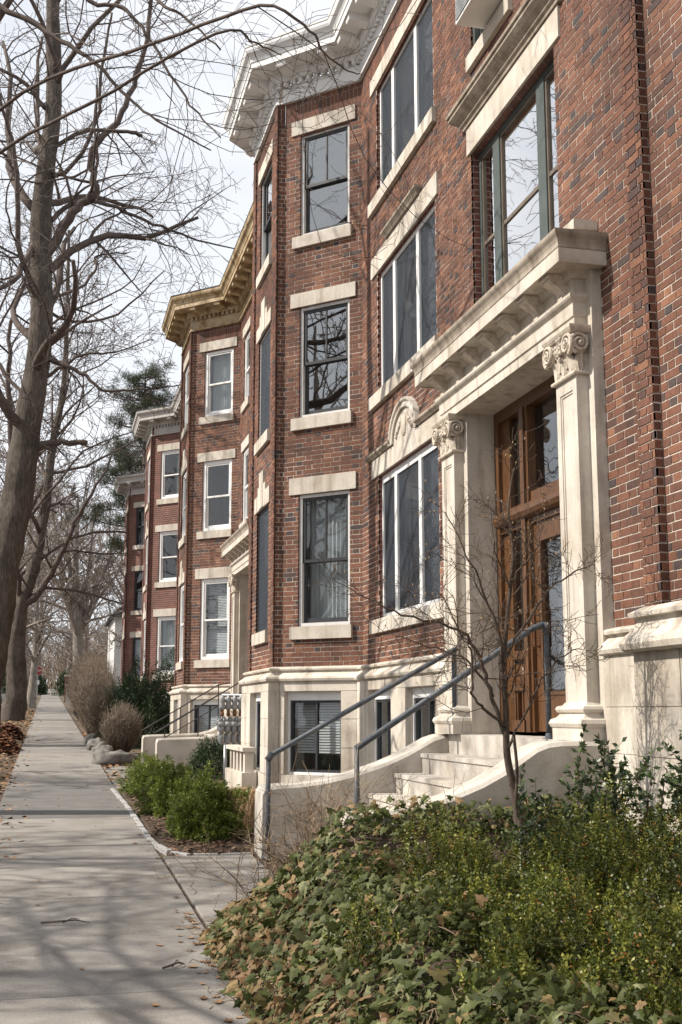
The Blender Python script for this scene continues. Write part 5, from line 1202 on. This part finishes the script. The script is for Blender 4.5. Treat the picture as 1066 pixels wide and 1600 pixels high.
# bramble of bare canes beside the stoop
def canes(name, spots, label, cat, m, seed, group=None):
    rs = random.Random(seed); x0, y0 = spots[0][0], spots[0][1]
    T = thing(name, (x0, y0, gz(y0)), label, cat, group); q = MB()
    for x, y, n, h, lean in spots:
        for k in range(n):
            p = Vector((x + rs.gauss(0, .10), y + rs.gauss(0, .10), gz(y))); d = Vector((rs.gauss(0, lean), rs.gauss(0, lean), 1)).normalized(); L_ = h * rs.uniform(.5, 1.1); pts = [p]; a = rs.random()
            for j in range(7): d = (d + rvec(rs) * .13 + Vector((d.x * .12, d.y * .12, -.05))).normalized(); p = p + d * L_ / 7; pts.append(p)
            q.tube(pts, [.0045 - .0030 * j / 7 for j in range(8)], 4, a)
            for s in range(5):
                i = rs.randint(2, 6); dd = (d + rvec(rs) * .8).normalized(); p2 = pts[i]; l2 = L_ * rs.uniform(.12, .3); q2 = [p2, p2 + dd * l2 * .5 + rvec(rs) * .01, p2 + dd * l2 + Vector((0, 0, .02))]; q.tube(q2, [.0026, .002, .0012], 3, a)
                for w_ in range(2): e = q2[1] + rvec(rs) * .06; q.tube([q2[1], e], [.0016, .001], 3, a)
            if rs.random() < .5: i = rs.randint(3, 7); deadleaf(q, pts[i].x, pts[i].y, pts[i].z, rs.uniform(.012, .03), rs)
    q.build('canes', M[m], T, kind='stuff'); return T
canes('bramble', [(1.85, 8.75, 46, 1.05, .28), (2.05, 8.85, 56, 1.2, .25), (1.6, 8.6, 18, .95, .35), (2.25, 8.2, 30, 1.0, .3)], 'tangle of dry bare canes between the ivy and the stoop', 'bramble', 'cane', 5)
canes('rose_bush', [(2.62, 8.0, 9, 1.05, .16), (2.9, 8.05, 6, .75, .2)], 'few upright thorny stems in front of the near cheek wall', 'rose bush', 'cane', 6)
# dry ornamental grass
T = thing('dry_grass_clump', (2.35, 13.9, gz(13.9)), 'drooping clump of straw coloured dry grass beside the mulch bed', 'grass'); q = MB()
for k in range(900):
    a = rs.uniform(0, 6.28); p = Vector((2.4 + rs.gauss(0, .07), 13.95 + rs.gauss(0, .09), gz(13.9))); o_ = Vector((math.cos(a), math.sin(a), 0)); L_ = rs.uniform(.35, .75); sp = rs.uniform(.25, .8)
    q.tube([p, p + o_ * L_ * sp * .25 + UPV * L_ * .55, p + o_ * L_ * sp * .6 + UPV * L_ * .62, p + o_ * L_ * sp * .95 + UPV * L_ * .3, p + o_ * L_ * sp * 1.05 + UPV * L_ * .02], [.003, .0028, .0024, .002, .001], 3, rs.random())
q.build('blades', M['straw'], T, kind='stuff')
# ------------------------------------------------------------------ middle distance shrubs
def twiggy(name, c, r, n, label, seed, rad=.004, group='bare brown shrubs along the walk'):
    rs = random.Random(seed); T = thing(name, c, label, 'shrub', group); q = MB(); c = Vector(c)
    for k in range(n):
        a = rs.uniform(0, 6.28); u = rs.random() ** .5; b = c + Vector((math.cos(a) * r[0] * .3 * u, math.sin(a) * r[1] * .3 * u, -.05)); th = rs.uniform(0, 1) ** .6 * 1.45
        e = c + Vector((math.cos(a) * r[0] * math.sin(th) * rs.uniform(.8, 1.15), math.sin(a) * r[1] * math.sin(th), r[2] * (.30 + .70 * math.cos(th) ** .6) * rs.uniform(.62, 1.06)))
        m_ = b.lerp(e, .5) + rvec(rs) * .11 * r[0]; e = e + rvec(rs) * .10 * r[0]; q.tube([b, m_, e], [rad * 1.5, rad, rad * .5], 3, rs.random())
        for s in range(5):
            p = m_.lerp(e, rs.random()); q.tube([p, p + (rvec(rs) * .16 + UPV * .10) * r[0]], [rad * .7, rad * .4], 3, rs.random())
    q.build('branches', M['brush'], T, kind='stuff'); return T
twiggy('bare_shrub', (1.72, 28.6, gz(28.6)), (.46, .5, 1.12), 1300, 'rounded clipped bare shrub behind the field stones', 81, .004)
hd = [(1.65, 35, .65, 2.0), (1.55, 38.5, .7, 2.5), (1.75, 42, .85, 3.0), (1.65, 46, .9, 3.0), (1.8, 51, 1.0, 3.4), (1.9, 57, 1.1, 3.6), (2.2, 64, 1.4, 3.8)]
nm = ['nearest', 'second', 'third', 'fourth', 'fifth', 'sixth', 'farthest']
for i, (x, y, r_, h) in enumerate(hd): twiggy('bare_shrub', (x - .08, y, gz(y)), (r_ * .8, r_ * 1.7, h * .82), 1100, nm[i] + ' tall bare brown shrub of the hedge along the walk', 90 + i, .007)
for i, (c, r, lab) in enumerate((((2.35, 31.6, gz(31)), (.85, .9, 1.75), 'dark evergreen shrub nearest the walk before the third house'), ((3.0, 33.2, gz(33)), (.9, 1.1, 2.0), 'dark evergreen shrub against the wall of the third house'), ((2.3, 34.6, gz(34)), (.6, .9, 1.5), 'dark evergreen shrub tucked behind the round bare one'))):
    sprig_bush('evergreen_shrub', c, r, 2600, 4, .16, .075, .022, 'ever', lab, 110 + i, group='dark evergreens', lump=.3)
for i, (y, lab) in enumerate(((30, 'low heap of russet leaves at the foot of the big leaning trunk'), (36.5, 'second low heap of russet leaves by the old trunk'))):
    V, r = scatter(1600, lambda s, y=y: (lambda a, b: (-1.05 + .42 * a, y + 1.2 * b, gz(y + 1.2 * b) + .38 * max(0, 1 - a * a - b * b) * s.uniform(.6, 1)))(s.uniform(-1, 1), s.uniform(-1, 1)), .09, rs, 1.4)
    M['russet'] = M.get('russet') or mat('russet_leaf', [(0, (.07, .025, .012)), (.5, (.14, .055, .025)), (1, (.23, .10, .045))], 'attr', rough=.9)
    T = thing('leaf_heap', (-1.05, y, gz(y)), lab, 'leaf heap', 'russet leaf heaps'); quads('leaves', V, r, M['russet'], T, 'stuff')
# pine behind the row
T = thing('pine_tree', (4.7, 66, gz(66)), 'tall pine with dark needle clumps rising behind the third house', 'tree')
mb, pts, R = trunkmesh([(4.7, 66, gz(66) - .3), (4.75, 66, 8), (4.9, 66, 14), (4.75, 66, 18), (4.7, 66, 20.4)], [.38, .3, .22, .12, .03], 3); mb.build('trunk', M['bark'], T, smooth=True)
VP_, RP_ = [], []; q = MB()
for k in range(46):
    z = 10.5 + 9.9 * (k / 45) ** .9; a = k * 2.4 + rs.uniform(-.4, .4); L_ = (2.7 * (1 - ((z - 10.5) / 11.5) ** 1.6) + .55) * rs.uniform(.7, 1.2); x0 = 4.8; d = Vector((math.cos(a), math.sin(a), rs.uniform(-.05, .3)))
    p = Vector((x0, 66, z)); e = p + d * L_; q.tube([p, p.lerp(e, .5) + Vector((0, 0, -.1)), e], [.05, .035, .012], 5)
    for c in range(int(6 + L_ * 3)):
        t = rs.uniform(.3, 1.05); cp = p.lerp(e, t) + Vector((rs.gauss(0, .30), rs.gauss(0, .30), rs.gauss(.1, .16)))
        n = 130; U = unit(NR.normal(size=(n, 3)) + np.array([0, 0, .35])); cpn = np.array(cp) + NR.normal(0, .13, (n, 3)); VP_.append(leaf_quads(cpn, U, NR.uniform(.14, .28, n), .022, 0)); RP_.append(np.clip(NR.normal(rs.uniform(.2, .8), .15, n), 0, 1))
q.build('limbs', M['bark'], T); quads('crown', np.concatenate(VP_), np.concatenate(RP_), M['pine'], T, 'stuff')
# ------------------------------------------------------------------ far end of the street
T = thing('iron_fence', (1.38, 50, gz(50)), 'black iron fence along the walk below the brown hedge', 'fence')
for z in (.25, 1.05):
    q = MB(); q.tube([(1.32, 44, gz(44) + z), (1.32, 62, gz(62) + z)], .022, 4); q.build('rail', M['iron'], T)
for k in range(121):
    y = 44 + k * .15; q = MB() if k == 0 else q
    if k == 0:
        q.box(-.011, .011, -.011, .011, 0, 1.15); pk = q.build('picket', M['iron'], T); pk.location = (1.32, y, gz(y))
    else:
        o = pk.copy(); COL.objects.link(o); o.location = (1.32, y, gz(y))
T = thing('stop_sign', (-.9, 112, gz(112)), 'red octagonal stop sign on a post at the far left corner', 'sign')
zc = gz(112) + 2.45; q = MB(); q.tube([(-.9, 112, gz(112)), (-.9, 112, zc + .35)], .035, 6); q.build('post', M['galv'], T)
def octo(r, y): return [(-.9 + r * math.cos(math.pi / 8 + k * math.pi / 4), y, zc + r * math.sin(math.pi / 8 + k * math.pi / 4)) for k in range(8)]
for r_, y, m, nm_ in ((.43, 111.95, 'white', 'border'), (.40, 111.93, 'red', 'plate')):
    q = MB(); a, b = octo(r_, y), octo(r_, y + .015); q.add(a + b, [tuple(range(8)), tuple(range(8, 16))[::-1]] + [(k, (k + 1) % 8, 8 + (k + 1) % 8, 8 + k) for k in range(8)]); q.build(nm_, M[m], T)
cu = bpy.data.curves.new('lettering', 'FONT'); cu.body = 'STOP'; cu.size = .27; cu.align_x = 'CENTER'; cu.align_y = 'CENTER'; cu.extrude = .004; cu.materials.append(M['white'])
tmp = bpy.data.objects.new('lettering_curve', cu); COL.objects.link(tmp); bpy.context.view_layer.update(); me = bpy.data.meshes.new_from_object(tmp.evaluated_get(bpy.context.evaluated_depsgraph_get())); bpy.data.objects.remove(tmp)
o = bpy.data.objects.new('lettering', me); o.location = (-.9, 111.92, zc); o.rotation_euler = (math.radians(90), 0, 0); setup(o, T)
q = MB(); q.box(-1.05, -.75, 111.94, 111.955, zc - 1.25, zc - .85); q.build('notice_plate', M['white'], T)
T = thing('fire_hydrant', (-.85, 84, gz(84)), 'small dark fire hydrant with white cap beside the far sidewalk', 'hydrant')
q = MB(); q.lathe((-.85, 84, gz(84)), [(.16, 0), (.16, .05), (.11, .06), (.11, .5), (.14, .51), (.14, .55), (.1, .56)], 12); q.tube([(-1.03, 84, gz(84) + .4), (-.67, 84, gz(84) + .4)], .06, 8); q.build('barrel', M['iron'], T, smooth=False)
q = MB(); q.lathe((-.85, 84, gz(84) + .56), [(.13, 0), (.12, .08), (.07, .15), (.03, .2)], 12); q.build('cap', M['white'], T)
for x, y, lab, w_, h_ in ((1.5, 92, 'brick gate pillar with pale cap right of the far walk', .5, 1.9), (1.35, 80, 'pale stone gate pillar at the end of the iron fence', .35, 1.25)):
    T = thing('gate_pillar', (x, y, gz(y)), lab, 'pillar', 'gate pillars'); q = MB(); q.box(x - w_ / 2, x + w_ / 2, y - w_ / 2, y + w_ / 2, gz(y) - .2, gz(y) + h_); q.build('shaft', M['bricktex' if w_ > .4 else 'stone'], T)
    q = MB(); q.box(x - w_ / 2 - .06, x + w_ / 2 + .06, y - w_ / 2 - .06, y + w_ / 2 + .06, gz(y) + h_, gz(y) + h_ + .12); q.build('cap', M['lime'], T)
T = thing('house', (7.5, 90, gz(90)), 'pale clapboard house glimpsed between the far trees and the row', 'house')
z = gz(90); q = MB(); q.box(4.6, 10.5, 88, 98, z - .3, z + 6.2); q.build('wall', M['grey_p'], T)
q = MB(); q.add([(4.2, 87.6, z + 6.2), (10.9, 87.6, z + 6.2), (7.5, 87.6, z + 9.2), (4.2, 98.4, z + 6.2), (10.9, 98.4, z + 6.2), (7.5, 98.4, z + 9.2)], [(0, 1, 2), (3, 5, 4), (0, 2, 5, 3), (1, 4, 5, 2), (0, 3, 4, 1)]); q.build('roof', M['black'], T)
for x in (5.4, 7.2, 9.0):
    for zz in (1.4, 4.2):
        q = MB(); q.box(x, x + .9, 87.94, 88.02, z + zz, z + zz + 1.5); w_ = q.build('window', M['white'], T); q = MB(); q.box(x + .1, x + .8, 87.92, 87.938, z + zz + .1, z + zz + 1.4); q.build('pane', M['dark'], w_)
for i, (x, y, r_, h, m, lab) in enumerate(((-1.7, 135, 1.6, 2.2, 'ever', 'dark green bush beside the walk at the far end'), (2.6, 128, 1.6, 2.4, 'ever', 'dark green bush right of the walk at the far end'), (-4.4, 150, 2.4, 2.8, 'ever', 'broad dark bush at the far end of the road'))):
    sprig_bush('far_bush', (x, y, gz(y)), (r_, r_, h), 700, 4, .35, .22, .10, m, lab, 130 + i, group='bushes at the end of the street')
q = MB(); rb = random.Random(8)
for k in range(5200):
    y = rb.uniform(150, 260); x = rb.uniform(-60, 60)
    if -9 < x < 2.5 and y < 215: continue
    p = Vector((x, y, gz(y))); h = rb.uniform(3, 11); a = rb.random()
    q.tube([p, p + Vector((rb.gauss(0, .8), rb.gauss(0, .8), h * .55)), p + Vector((rb.gauss(0, 1.8), rb.gauss(0, 1.8), h))], [.08, .06, .03], 3, a)
    for s in range(4): c = p + Vector((rb.gauss(0, .9), 0, h * rb.uniform(.4, .9))); q.tube([c, c + Vector((rb.gauss(0, 1), rb.gauss(0, 1), rb.uniform(.5, 2)))], [.04, .02], 3, a)
o = q.build('far_thicket', M['brush'], None, kind='stuff'); o['label'] = 'mass of bare trees and brush closing the far end of the street'
